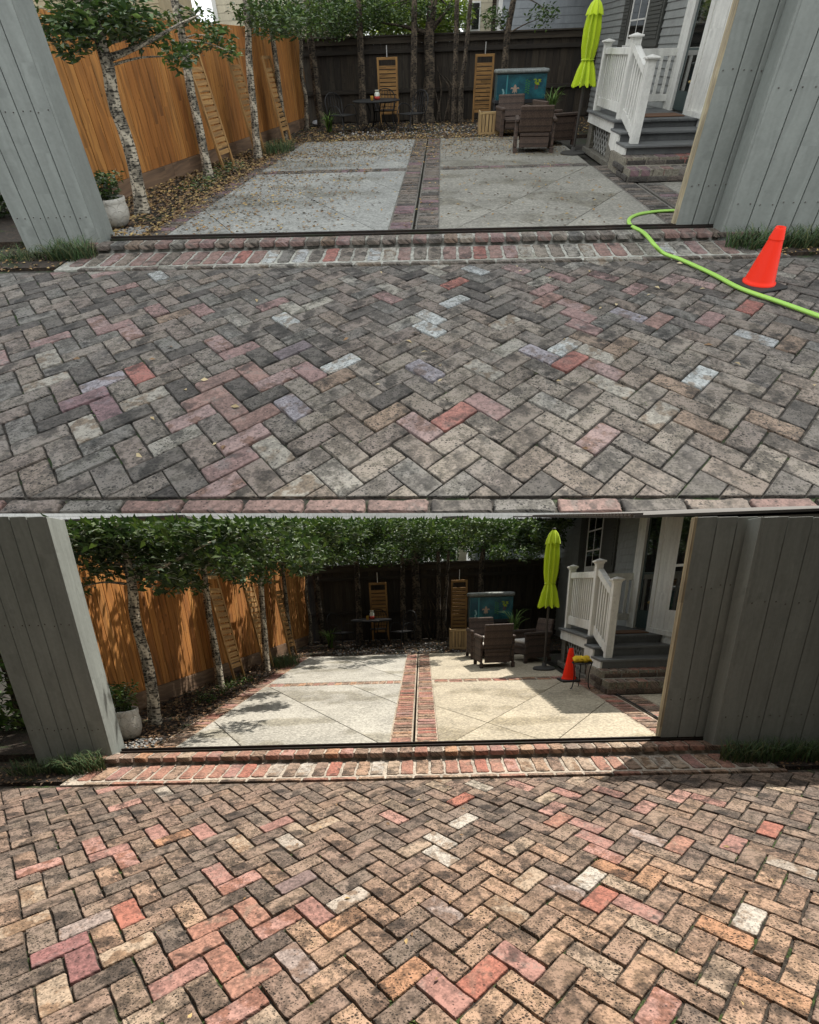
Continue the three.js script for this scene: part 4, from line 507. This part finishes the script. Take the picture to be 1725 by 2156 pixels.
  for (let i = 0; i < 11; i++) part(r, 'baluster', bx(-0.018, 0.014, 0.851, 1.399, 0.715 + i * 0.094, 0.752 + i * 0.094), whiteP);
  part(r, 'sloping_rail', sprism([[0.046, 1.2], [0.574, 1.43], [0.574, 1.51], [0.046, 1.28]], -0.02, 0.05), whiteP); part(r, 'sloping_rail', sprism([[0.046, 0.5], [0.574, 0.68], [0.574, 0.8], [0.046, 0.61]], -0.004, 0.036), whiteP);
  for (let i = 0; i < 5; i++) { const d = 0.1 + i * 0.095, a = 0.61 + (d - 0.046) * 0.36, c = 1.2 + (d - 0.046) * 0.435; part(r, 'baluster', bx(-0.002, 0.032, a, c, d, d + 0.034), whiteP); }
  part(r, 'back_rail', bx(0.042, 0.93, 1.35, 1.45, 1.8, 1.84, 0.004), whiteP); part(r, 'back_rail', bx(0.042, 0.93, 0.76, 0.86, 1.8, 1.84, 0.004), whiteP); for (let i = 0; i < 8; i++) part(r, 'baluster', bx(0.1 + i * 0.105, 0.135 + i * 0.105, 0.861, 1.349, 1.803, 1.837), whiteP);
}
// ---------------------------------------------------------------- furniture and small things
function chair(P, x, d, turn, label, cushion) {
  const o = thing(P, 'wicker_chair', label, 'chair', [x, CT, d], turn, `wicker armchairs ${P.t2}`), m = M('wicker', [0.13, 0.092, 0.072], { map: wickT, bumpMap: wickB, bumpScale: 0.006, roughness: 0.7 });
  const w = 0.26; part(o, 'seat', bx(-w + 0.05, w - 0.05, 0.24, 0.3, -0.24, 0.24, 0.015), m); part(o, 'apron', bx(-w + 0.05, w - 0.05, 0.13, 0.239, -0.23, -0.2, 0.01), m); part(o, 'rear_apron', bx(-w + 0.05, w - 0.05, 0.08, 0.239, 0.21, 0.235, 0.01), m);
  const bk = bx(-w + 0.03, w - 0.03, 0.3, 0.68, 0.19, 0.24, 0.018); { const p = bk.attributes.position; for (let i = 0; i < p.count; i++) p.setZ(i, p.getZ(i) - (p.getY(i) - 0.3) * 0.16); bk.computeVertexNormals(); } part(o, 'backrest', bk, m);
  for (const s of [-1, 1]) { part(o, 'arm', bx(s * w - 0.03, s * w + 0.03, 0.44, 0.5, -0.27, 0.25, 0.022), m); part(o, 'side_panel', bx(s * w - 0.02, s * w + 0.02, 0.08, 0.44, -0.2, 0.22, 0.01), m); for (const e of [-0.25, 0.2]) part(o, 'leg', bx(s * w - 0.028, s * w + 0.028, 0, e < 0 ? 0.441 : 0.081, e, e + 0.05, 0.008), m); }
  if (cushion) part(o, 'cushion', bx(-w + 0.05, w - 0.05, 0.302, 0.36, -0.23, 0.18, 0.025), M('pale_cushion', [0.55, 0.52, 0.49], { map: paintT }));
}
function crate(P, x, d, label) {
  const o = thing(P, 'slatted_box', label, 'planter box', [x, CT, d], 0, `slatted boxes ${P.t2}`), m = wood('box_wood', [0.44, 0.32, 0.17]), dk = M('box_shade', [0.03, 0.025, 0.02]);  // dk: near-black fill stands in for the shade seen between the slats
  part(o, 'shade_fill', bx(0.02, 0.38, 0.02, 0.38, 0.02, 0.36), dk); for (const y of [0, 0.36]) part(o, 'rail', bx(0, 0.4, y, y + 0.045, 0, 0.02, 0.003, true), m); for (const s of [0, 1]) part(o, 'post', bx(s ? 0.36 : 0, s ? 0.4 : 0.04, 0.046, 0.359, 0, 0.02, 0.003), m);
  for (let i = 0; i < 5; i++) part(o, 'slat', bx(0.05 + i * 0.062, 0.1 + i * 0.062, 0.046, 0.359, 0.004, 0.018, 0.002), m); for (const s of [0, 1]) part(o, 'side', bx(s ? 0.381 : 0, s ? 0.4 : 0.019, 0, 0.405, 0.022, 0.38), m);
}
const tankT = (() => { const c = document.createElement('canvas'); c.width = 512; c.height = 256; const g = c.getContext('2d'); g.fillStyle = '#1d5560'; g.fillRect(0, 0, 512, 256);
  let s = 5; const r = () => (s = (s * 16807) % 2147483647) / 2147483647; for (let i = 0; i < 260; i++) { g.globalAlpha = 0.1; g.fillStyle = ['#0b2c3c', '#2f8f92', '#123f58', '#3c9ea0', '#0d3a3a'][i % 5]; g.beginPath(); g.ellipse(r() * 512, r() * 256, 20 + r() * 60, 15 + r() * 40, r() * 3, 0, 7); g.fill(); }
  g.globalAlpha = 0.8; g.fillStyle = '#4fa3a8'; g.fillRect(96, 0, 14, 256); g.globalAlpha = 0.75; g.fillStyle = '#3f8a3a'; for (let i = 0; i < 12; i++) { g.beginPath(); g.ellipse(318 + (i % 2 ? 14 : -12), 60 + i * 12, 14, 6, i % 2 ? 0.5 : -0.5, 0, 7); g.fill(); } g.fillStyle = '#a8b820'; for (let i = 0; i < 9; i++) { g.beginPath(); g.ellipse(418 + Math.cos(i) * 26, 78 + Math.sin(i * 1.7) * 24, 16, 9, i, 0, 7); g.fill(); } g.fillStyle = '#8d2f26'; g.fillRect(398, 108, 9, 52); g.fillRect(418, 112, 9, 40); g.fillStyle = '#a9cfd2'; for (let i = 0; i < 6; i++) { g.beginPath(); g.ellipse(58 + r() * 16, 150 + i * 14, 10, 9, 0, 0, 7); g.fill(); }
  g.globalAlpha = 1; g.fillStyle = '#b9a08c'; const cx = 190, cy = 150; g.beginPath(); g.moveTo(cx, cy - 52); g.bezierCurveTo(cx + 26, cy - 24, cx + 14, cy, cx + 6, cy + 14); g.lineTo(cx - 6, cy + 14); g.bezierCurveTo(cx - 14, cy, cx - 26, cy - 24, cx, cy - 52); g.fill(); for (const q of [-1, 1]) { g.beginPath(); g.moveTo(cx + q * 6, cy + 12); g.bezierCurveTo(cx + q * 14, cy - 30, cx + q * 50, cy - 32, cx + q * 44, cy + 4); g.bezierCurveTo(cx + q * 38, cy - 12, cx + q * 24, cy - 10, cx + q * 14, cy + 14); g.fill(); } g.fillRect(cx - 24, cy + 12, 48, 9); g.beginPath(); g.moveTo(cx - 8, cy + 21); g.lineTo(cx + 8, cy + 21); g.lineTo(cx, cy + 48); g.fill(); for (const q of [-1, 1]) { g.beginPath(); g.moveTo(cx + q * 8, cy + 21); g.bezierCurveTo(cx + q * 14, cy + 40, cx + q * 28, cy + 36, cx + q * 26, cy + 26); g.fill(); }
  const t = new THREE.CanvasTexture(c); t.colorSpace = THREE.SRGBColorSpace; return t; })();
function tank(P, x, d) {
  const o = thing(P, 'painted_tank', `teal painted tank with a lily emblem on a dark stand ${P.tag}`, 'tank', [x, CT, d]), w = 0.92;
  part(o, 'body', bx(0.02, w - 0.02, 0.56, 1.0, 0.01, 0.42, 0.01), M('teal_side', [0.03, 0.1, 0.12], { roughness: 0.3 }));
  const f = new THREE.PlaneGeometry(w - 0.06, 0.42).translate(w / 2, 0.78, -0.006); part(o, 'painted_front', f, M('tank_paint', [0.75, 0.75, 0.75], { map: tankT, roughness: 0.25 }));
  part(o, 'lid', bx(-0.01, w + 0.01, 1.0, 1.08, -0.02, 0.45, 0.035), M('grey_lid', [0.3, 0.34, 0.35], { map: concT, roughness: 0.6 })); part(o, 'base_frame', bx(0, w, 0.5, 0.565, 0, 0.43, 0.008), M('black_frame', [0.02, 0.02, 0.022])); for (const a of [0.02, w - 0.07]) part(o, 'leg', bx(a, a + 0.05, 0, 0.5, 0.05, 0.38), M('black_frame', [0.02, 0.02, 0.022]));
}
const black = metal('black_iron', [0.016, 0.016, 0.017], { roughness: 0.6 });
function bistro(P) {
  const t = `${P.t2} courtyard`, o = thing(P, 'bistro_table', `round black iron bistro table before the back shutter, ${t}`, 'table', [-1.15, CT, 11.7]);
  part(o, 'top', lathe([[0, 0.545], [0.44, 0.545], [0.46, 0.555], [0.46, 0.57], [0.44, 0.575], [0, 0.575]], 32), black); for (let i = 0; i < 4; i++) { const a = i * 1.57 + 0.5, c = Math.cos(a), s = Math.sin(a); part(o, 'leg', tube([[c * 0.2, 0.545, s * 0.2], [c * 0.14, 0.3, s * 0.14], [c * 0.22, 0.08, s * 0.22], [c * 0.33, 0, s * 0.33]], 0.012), black); }
  const ch = (x, d, turn, label) => { const q = thing(P, 'iron_chair', label, 'chair', [x, CT, d], turn, `iron bistro chairs ${P.t2}`); part(q, 'seat', bx(-0.2, 0.2, 0.315, 0.33, -0.2, 0.2, 0.006), black); part(q, 'back_frame', tube([[-0.19, 0.33, 0.2], [-0.2, 0.6, 0.25], [-0.1, 0.72, 0.27], [0.1, 0.72, 0.27], [0.2, 0.6, 0.25], [0.19, 0.33, 0.2]], 0.011, 30), black); for (let i = -2; i <= 2; i++) part(q, 'back_bar', tube([[i * 0.06, 0.33, 0.2], [i * 0.065, 0.55, 0.24], [i * 0.05, 0.71, 0.268]], 0.006, 10, 5), black); for (const sx of [-1, 1]) { part(q, 'arm', tube([[sx * 0.19, 0.33, 0.2], [sx * 0.22, 0.48, 0.1], [sx * 0.22, 0.49, -0.1], [sx * 0.2, 0.33, -0.19]], 0.009, 20), black); for (const sd of [-1, 1]) part(q, 'leg', tube([[sx * 0.18, 0.32, sd * 0.18], [sx * 0.19, 0.16, sd * 0.2], [sx * 0.22, 0, sd * 0.24]], 0.01, 10), black); } };
  ch(-1.8, 11.5, 0.9, `black iron chair at the left of the bistro table, ${t}`); ch(-0.45, 11.4, -0.8, `black iron chair at the right of the bistro table, ${t}`); ch(-1.05, 12.25, 0, `black iron chair behind the bistro table, ${t}`);
  const j = thing(P, 'glass_jar', `clear lidded jar of red filling on the bistro table, ${t}`, 'jar', [-1.12, CT + 0.576, 11.62]); part(j, 'jar', lathe([[0, 0], [0.05, 0], [0.052, 0.02], [0.052, 0.13], [0.036, 0.15], [0.036, 0.165], [0, 0.165]], 20), M('jar_glass', [0.55, 0.58, 0.5], { roughness: 0.1, clearcoat: 1 })); part(j, 'filling', lathe([[0, 0.01], [0.0535, 0.01], [0.0535, 0.075], [0, 0.075]], 20), M('jar_red', [0.35, 0.03, 0.02])); part(j, 'lid', lathe([[0, 0.166], [0.04, 0.166], [0.04, 0.19], [0, 0.19]], 16), M('jar_lid', [0.4, 0.38, 0.3]));
  const c = thing(P, 'yellow_cup', `small yellow cup beside the jar on the bistro table, ${t}`, 'cup', [-1.22, CT + 0.576, 11.6]); part(c, 'cup', lathe([[0, 0], [0.026, 0], [0.032, 0.085], [0.028, 0.085], [0.023, 0.01], [0, 0.01]], 16), M('cup_yellow', [0.5, 0.3, 0.05]));
}
function umbrella(P, x, d) {
  const o = thing(P, 'patio_umbrella', `closed lime green patio umbrella beside the porch ${P.tag}`, 'umbrella', [x, CT, d]), n = 64, ys = [[0.9, 0.12, 0.3], [0.93, 0.125, 0.28], [1.0, 0.11, 0.3], [1.12, 0.092, 0.26], [1.2, 0.075, 0.16], [1.24, 0.066, 0.1], [1.28, 0.074, 0.14], [1.4, 0.085, 0.22], [1.6, 0.088, 0.24], [1.75, 0.078, 0.2], [1.84, 0.068, 0.1]];
  part(o, 'base', lathe([[0, 0], [0.17, 0], [0.175, 0.015], [0.16, 0.03], [0.04, 0.045], [0.035, 0.1], [0, 0.1]], 32), M('umbrella_base', [0.035, 0.033, 0.03])); part(o, 'pole', new THREE.CylinderGeometry(0.018, 0.018, 1.85, 12).translate(0, 0.98, 0), M('umbrella_pole', [0.03, 0.026, 0.022], { roughness: 0.5 }));
  const sur = (rows, k, hem) => { const pos = [], ix = []; rows.forEach(([y, r, a], i) => { for (let j = 0; j <= n; j++) { const th = j / n * 2 * Math.PI, f = Math.cos(th * k + Math.sin(th * 3) * 0.4), rad = r * (1 + a * f + a * 0.35 * Math.cos(th * k * 2 + 1)); pos.push(rad * Math.cos(th), y + (i === 0 ? hem * (0.5 - 0.5 * f) : 0), rad * Math.sin(th)); } }); for (let i = 0; i < rows.length - 1; i++) for (let j = 0; j < n; j++) { const a = i * (n + 1) + j, b = a + n + 1; ix.push(a, b, a + 1, b, b + 1, a + 1); } const g = new THREE.BufferGeometry(); g.setAttribute('position', new THREE.Float32BufferAttribute(pos, 3)); g.setIndex(ix); g.computeVertexNormals(); return uvm(g); };
  const fab = M('lime_fabric', [0.5, 0.66, 0.012], { transmission: 0.25, roughness: 0.95, thickness: 0, side: THREE.DoubleSide, bumpMap: grainB, bumpScale: 0.001 });
  const cn = part(o, 'canopy', sur(ys, 9, 0.07), fab); part(cn, 'top_flap', sur([[1.76, 0.1, 0.12], [1.83, 0.088, 0.1], [1.9, 0.06, 0.08], [1.95, 0.02, 0]], 8, 0.02), fab); part(cn, 'tie', uvm(new THREE.TorusGeometry(0.073, 0.011, 6, 32).rotateX(Math.PI / 2).translate(0, 1.245, 0)), fab); part(o, 'finial', lathe([[0, 1.945], [0.03, 1.945], [0.03, 1.965], [0, 1.97]], 12), black);
}
function cone(P, x, y, d, label) {
  const o = thing(P, 'traffic_cone', label, 'traffic cone', [x, y, d], P.low ? 0.1 : 0.35), rub = M('cone_rubber', [0.018, 0.018, 0.018], { roughness: 0.7 });
  part(o, 'base', bx(-0.125, 0.125, 0, 0.028, -0.125, 0.125, 0.012), rub); part(o, 'body', uvm(new THREE.LatheGeometry([[0.098, 0.028], [0.098, 0.04], [0.09, 0.047], [0.087, 0.06], [0.0415, 0.345], [0.0435, 0.35], [0.0425, 0.357], [0.031, 0.42], [0.028, 0.435], [0.022, 0.435], [0.022, 0.42]].map(q => new THREE.Vector2(...q)), 40)), M('cone_orange', [0.9, 0.03, 0.008], { roughness: 0.45, specularIntensity: 0.35 }));
}
function small(P) {
  const t = `${P.t2} courtyard`;
  const pk = (p, q, h = CT) => { const a = U.at(p, q, h); return [a[0], a[2]]; };
  if (P.low) {
    chair(P, 1.17, 8.42, Math.PI + 0.12, 'wicker armchair with its back to the gate, lower courtyard', true); chair(P, 1.85, 8.85, -1.25, 'wicker armchair seen from the side by the umbrella, lower courtyard', true); chair(P, 1.12, 9.45, 0.1, 'wicker armchair half hidden before the tank, lower courtyard', true);
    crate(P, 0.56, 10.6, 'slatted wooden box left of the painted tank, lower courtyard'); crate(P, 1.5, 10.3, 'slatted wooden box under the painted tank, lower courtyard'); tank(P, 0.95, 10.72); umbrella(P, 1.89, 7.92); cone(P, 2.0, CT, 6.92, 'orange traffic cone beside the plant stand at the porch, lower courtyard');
    const s = thing(P, 'plant_stand', 'three legged black iron plant stand by the brick steps, lower courtyard', 'plant stand', [2.0, CT, 6.4]); part(s, 'top', lathe([[0, 0.315], [0.12, 0.315], [0.125, 0.322], [0.12, 0.33], [0, 0.33]], 28), black); for (let i = 0; i < 3; i++) { const a = i * 2.094 + 1.4, c = Math.cos(a), q = Math.sin(a); part(s, 'leg', tube([[c * 0.135, 0.345, q * 0.135], [c * 0.12, 0.3, q * 0.12], [c * 0.1, 0.15, q * 0.1], [c * 0.12, 0.02, q * 0.12], [c * 0.14, 0.004, q * 0.14]], 0.007, 20), black); }
    const gm = M('glove_yellow', [0.62, 0.42, 0.02], { roughness: 0.9 }); for (const [i, lb] of [[0, 'yellow work glove lying flat on the plant stand'], [1, 'yellow work glove hanging over the plant stand edge']]) { const g = thing(P, 'work_glove', lb, 'glove', [1.97 + i * 0.07, CT + 0.345, 6.38], i ? 0.6 : -0.3); const sh = [limb([[-0.08, 0.004, 0], [-0.03, 0.03, 0], [0.02, 0.018, 0]], 0.034, 0.036, 8, 8, 0.2)]; for (let k = 0; k < 4; k++) { const z = -0.026 + k * 0.017; sh.push(limb([[0.018, 0.006, z], [0.045, 0.014 + rr(0, 0.01), z * 1.2], [0.075 + (k === 1 || k === 2 ? 0.012 : 0), i ? -0.03 : 0.004, z * 1.35]], 0.011, 0.008, 8, 7, 0.1)); } sh.push(limb([[-0.02, 0.008, -0.024], [0, 0.02, -0.045], [0.025, 0.014, -0.058]], 0.012, 0.009, 8, 7, 0.1)); part(g, 'fabric', sh, gm); }
    const hs = thing(P, 'garden_hose', 'thin black hose along the brick border to the gate leaf, lower courtyard', 'hose', [2.31, CT, 4.4]); part(hs, 'tube', tube([[-0.02, 0.012, 0], [0.0, 0.012, 0.5], [0.005, 0.012, 1], [0, 0.012, 1.55]], 0.009, 30), black); part(hs, 'nozzle', lathe([[0, 0], [0.016, 0], [0.018, 0.05], [0.01, 0.07], [0, 0.07]], 14).rotateX(1.4).translate(-0.03, 0.02, 0.02), metal('chrome', [0.7, 0.7, 0.7], { metalness: 0.9, roughness: 0.25 }));
  } else {
    const A = pk(1122, 322), B = pk(1080, 288), C = pk(1170, 308); chair(P, A[0] + 0.02, A[1] + 0.22, Math.PI - 0.1, 'wicker armchair nearest the gate with its back turned, upper courtyard'); chair(P, B[0] + 0.02, B[1] + 0.25, 0.15, 'wicker armchair facing out in front of the tank, upper courtyard'); chair(P, C[0] - 0.02, C[1] + 0.3, 1.9, 'wicker armchair beside the umbrella base, upper courtyard');
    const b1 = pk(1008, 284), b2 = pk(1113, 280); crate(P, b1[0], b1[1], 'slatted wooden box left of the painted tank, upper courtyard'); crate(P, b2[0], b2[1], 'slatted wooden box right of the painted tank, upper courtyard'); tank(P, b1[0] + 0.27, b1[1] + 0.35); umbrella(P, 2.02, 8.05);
    const k = U.at(1594, 604); cone(P, k[0], 0.006, k[2], 'bright orange traffic cone on the herringbone bricks beside the green hose');
    const hp = [[1428, 446, CT], [1385, 448, CT], [1345, 454, CT], [1325, 464, CT], [1328, 478, CT], [1350, 490, CT], [1366, 505, 0.115], [1378, 520, 0.1], [1395, 536, 0.04], [1430, 549, 0.014], [1500, 581, 0.012], [1560, 612, 0.012], [1640, 640, 0.012], [1740, 676, 0.012]].map(([a, c, h]) => { const q = U.at(a, c, h); return [q[0], h + 0.014, q[2]]; }), h0 = hp[0];
    const hs = thing(P, 'garden_hose', 'lime green garden hose running over the brick apron to the drive', 'hose', [h0[0], 0, h0[2]]); part(hs, 'tube', tube(hp.map(q => [q[0] - h0[0], q[1], q[2] - h0[2]]), 0.016, 120, 10), M('hose_green', [0.33, 0.6, 0.1], { roughness: 0.45 }));
    const wb = pk(670, 264); const w = thing(P, 'white_bag', 'crumpled white bag under the crooked corner tree, upper courtyard', 'bag', [wb[0], CT, wb[1]]); { const g = new THREE.IcosahedronGeometry(0.11, 3), p = g.attributes.position; for (let i = 0; i < p.count; i++) { const f = 0.7 + 0.5 * fbm(p.getX(i) * 0.9 + 0.5, p.getY(i) * 0.9 + p.getZ(i) * 0.6 + 0.5, 8, 907, 3); p.setXYZ(i, p.getX(i) * f * 1.3, Math.max(-0.0, p.getY(i) * f * 0.7 + 0.05), p.getZ(i) * f); } g.computeVertexNormals(); part(w, 'bag', uvm(g), M('bag_white', [0.5, 0.52, 0.55])); }
  }
}
function neighbours(P) {
  const t = P.tag, H = (x, d) => top(P, x, d, 5.5);
  const box = (name, label, x0, x1, d0, d1, y0, m, pitch, tr) => { const h = Math.min(H(x0, d0), H(x1, d0)) - 0.01, o = thing(P, name, label, 'house', [x0, 0, d0]); part(o, 'wall', bx(0.01, x1 - x0, 0, h - 0.01, 0.02, d1 - d0), m); for (let y = y0; y < (P.low ? h - 0.05 : 3.4); y += pitch) part(o, 'clapboard', bx(0, x1 - x0 + 0.01, y, Math.min(y + pitch - 0.008, h), 0, 0.025), m); if (tr) { part(o, 'corner_board', bx(-0.03, 0.06, 0.1, h, -0.015, 0.02), tr); } part(o, 'roof', bx(-0.06, x1 - x0 + 0.06, h, h + 0.03, -0.04, d1 - d0), M('roof_felt', [0.09, 0.085, 0.08])); return o; };
  box('neighbour_house', `blue grey sided neighbouring house behind the back fence ${t}`, 1.35, 4.6, 14.3, 15.3, 1.5, paint('blue_siding', [0.33, 0.36, 0.39]), 0.16, whiteP);
  const c = box('neighbour_house', `cream neighbouring house behind the back fence trees ${t}`, 0.62, 1.2, 14.6, 15.2, 1.5, paint('cream_siding', [0.62, 0.56, 0.42]), 0.16, whiteP); const wn = part(c, 'window', bx(0.12, 0.34, 1.9, Math.min(2.5, H(0.7, 14.6) - 0.1), -0.02, 0.01), whiteP); part(wn, 'pane', bx(0.15, 0.31, 1.94, Math.min(2.46, H(0.7, 14.6) - 0.13), -0.026, -0.021), glassM);
  box('neighbour_house', `beige sided neighbouring house beyond the cedar fence ${t}`, -5.6, -3.62, 8.4, 9.6, 1.7, paint('beige_siding', [0.5, 0.42, 0.27]), 0.085, whiteP);
  if (!P.low) box('neighbour_house', 'pale house seen through the leaves behind the left corner of the upper courtyard', -5, -2.1, 14.6, 15.4, 1.5, paint('cream_siding', [0.62, 0.56, 0.42]), 0.16, whiteP);
}
for (const P of [U, L]) { house(P); porch(P); tank; bistro(P); small(P); neighbours(P); }
{ // unseen house blocks added on three sides to darken the lower courtyard shade
  const m = paint('blocker_siding', [0.16, 0.155, 0.145]), rf = M('roof_felt', [0.09, 0.085, 0.08]);
  for (const [x0, x1, d0, d1, h, lb] of [[6.6, 12, -6, 6.6, 8.4, 'tall grey townhouse added unseen on the right to darken the lower drive'], [-11, -5.7, -6, 6.4, 14, 'tall grey townhouse added unseen on the left to darken the lower drive'], [-9, 9, -9, -1.4, 14, 'tall grey townhouse added unseen behind the viewer to darken the lower drive']]) { const o = thing(L, 'light_blocker', lb, 'house', [x0, 0, d0]); part(o, 'wall', bx(0, x1 - x0, -0.1, h, 0, d1 - d0), m); part(o, 'roof', vprism([[-0.3, h], [x1 - x0 + 0.3, h], [(x1 - x0) / 2, h + 1.6]], -0.3, d1 - d0 + 0.3), rf); }
}

{ // oaks added unseen above the picture to screen the sun from the upper courtyard
  for (let i = 0; i < 4; i++) {
    const x = -2.5 + i * 3.6, d = 16.2 + (i % 2) * 1.2, o = thing(U, 'sun_screen_oak', `added oak screening the sun behind the upper courtyard, ${['leftmost', 'second from the left', 'third from the left', 'rightmost'][i]} of four`, 'tree', [x, 0, d], 0, 'added sun screen oaks behind the upper courtyard');
    part(o, 'trunk', limb([[0, 0, 0], [0.2, 4, 0.1], [0, 9, 0], [0.2, 15, 0]], 0.45, 0.12, 20, 10), barkD); for (let k = 0; k < 6; k++) { const a = rr(0, 6.3); part(o, 'branch', limb([[0.1, 5 + k * 1.5, 0], [Math.cos(a) * 1.1, 6 + k * 1.6, Math.sin(a) * 0.8], [Math.cos(a) * 2.2, 7.5 + k * 1.7, Math.sin(a) * 1.4]], 0.16, 0.03, 10, 6), barkD); }
    const list = []; for (let k = 0; k < 20000; k++) { const w = 2.5, lx = rr(-w, w), y = rr(lx + x > -1.5 && lx + x < 3.5 ? 8.6 : 5.4, 24.4); list.push([lx, y, rr(-1.2, 1.2), rr(2.2, 3.6), rr(-1.4, 0.6), rr(0, 6.3), rr(-0.6, 0.6)]); } scatter(o, 'crown', LEAFB, leafM, list, GREEN);
  }
}
renderer.render(scene, camera);
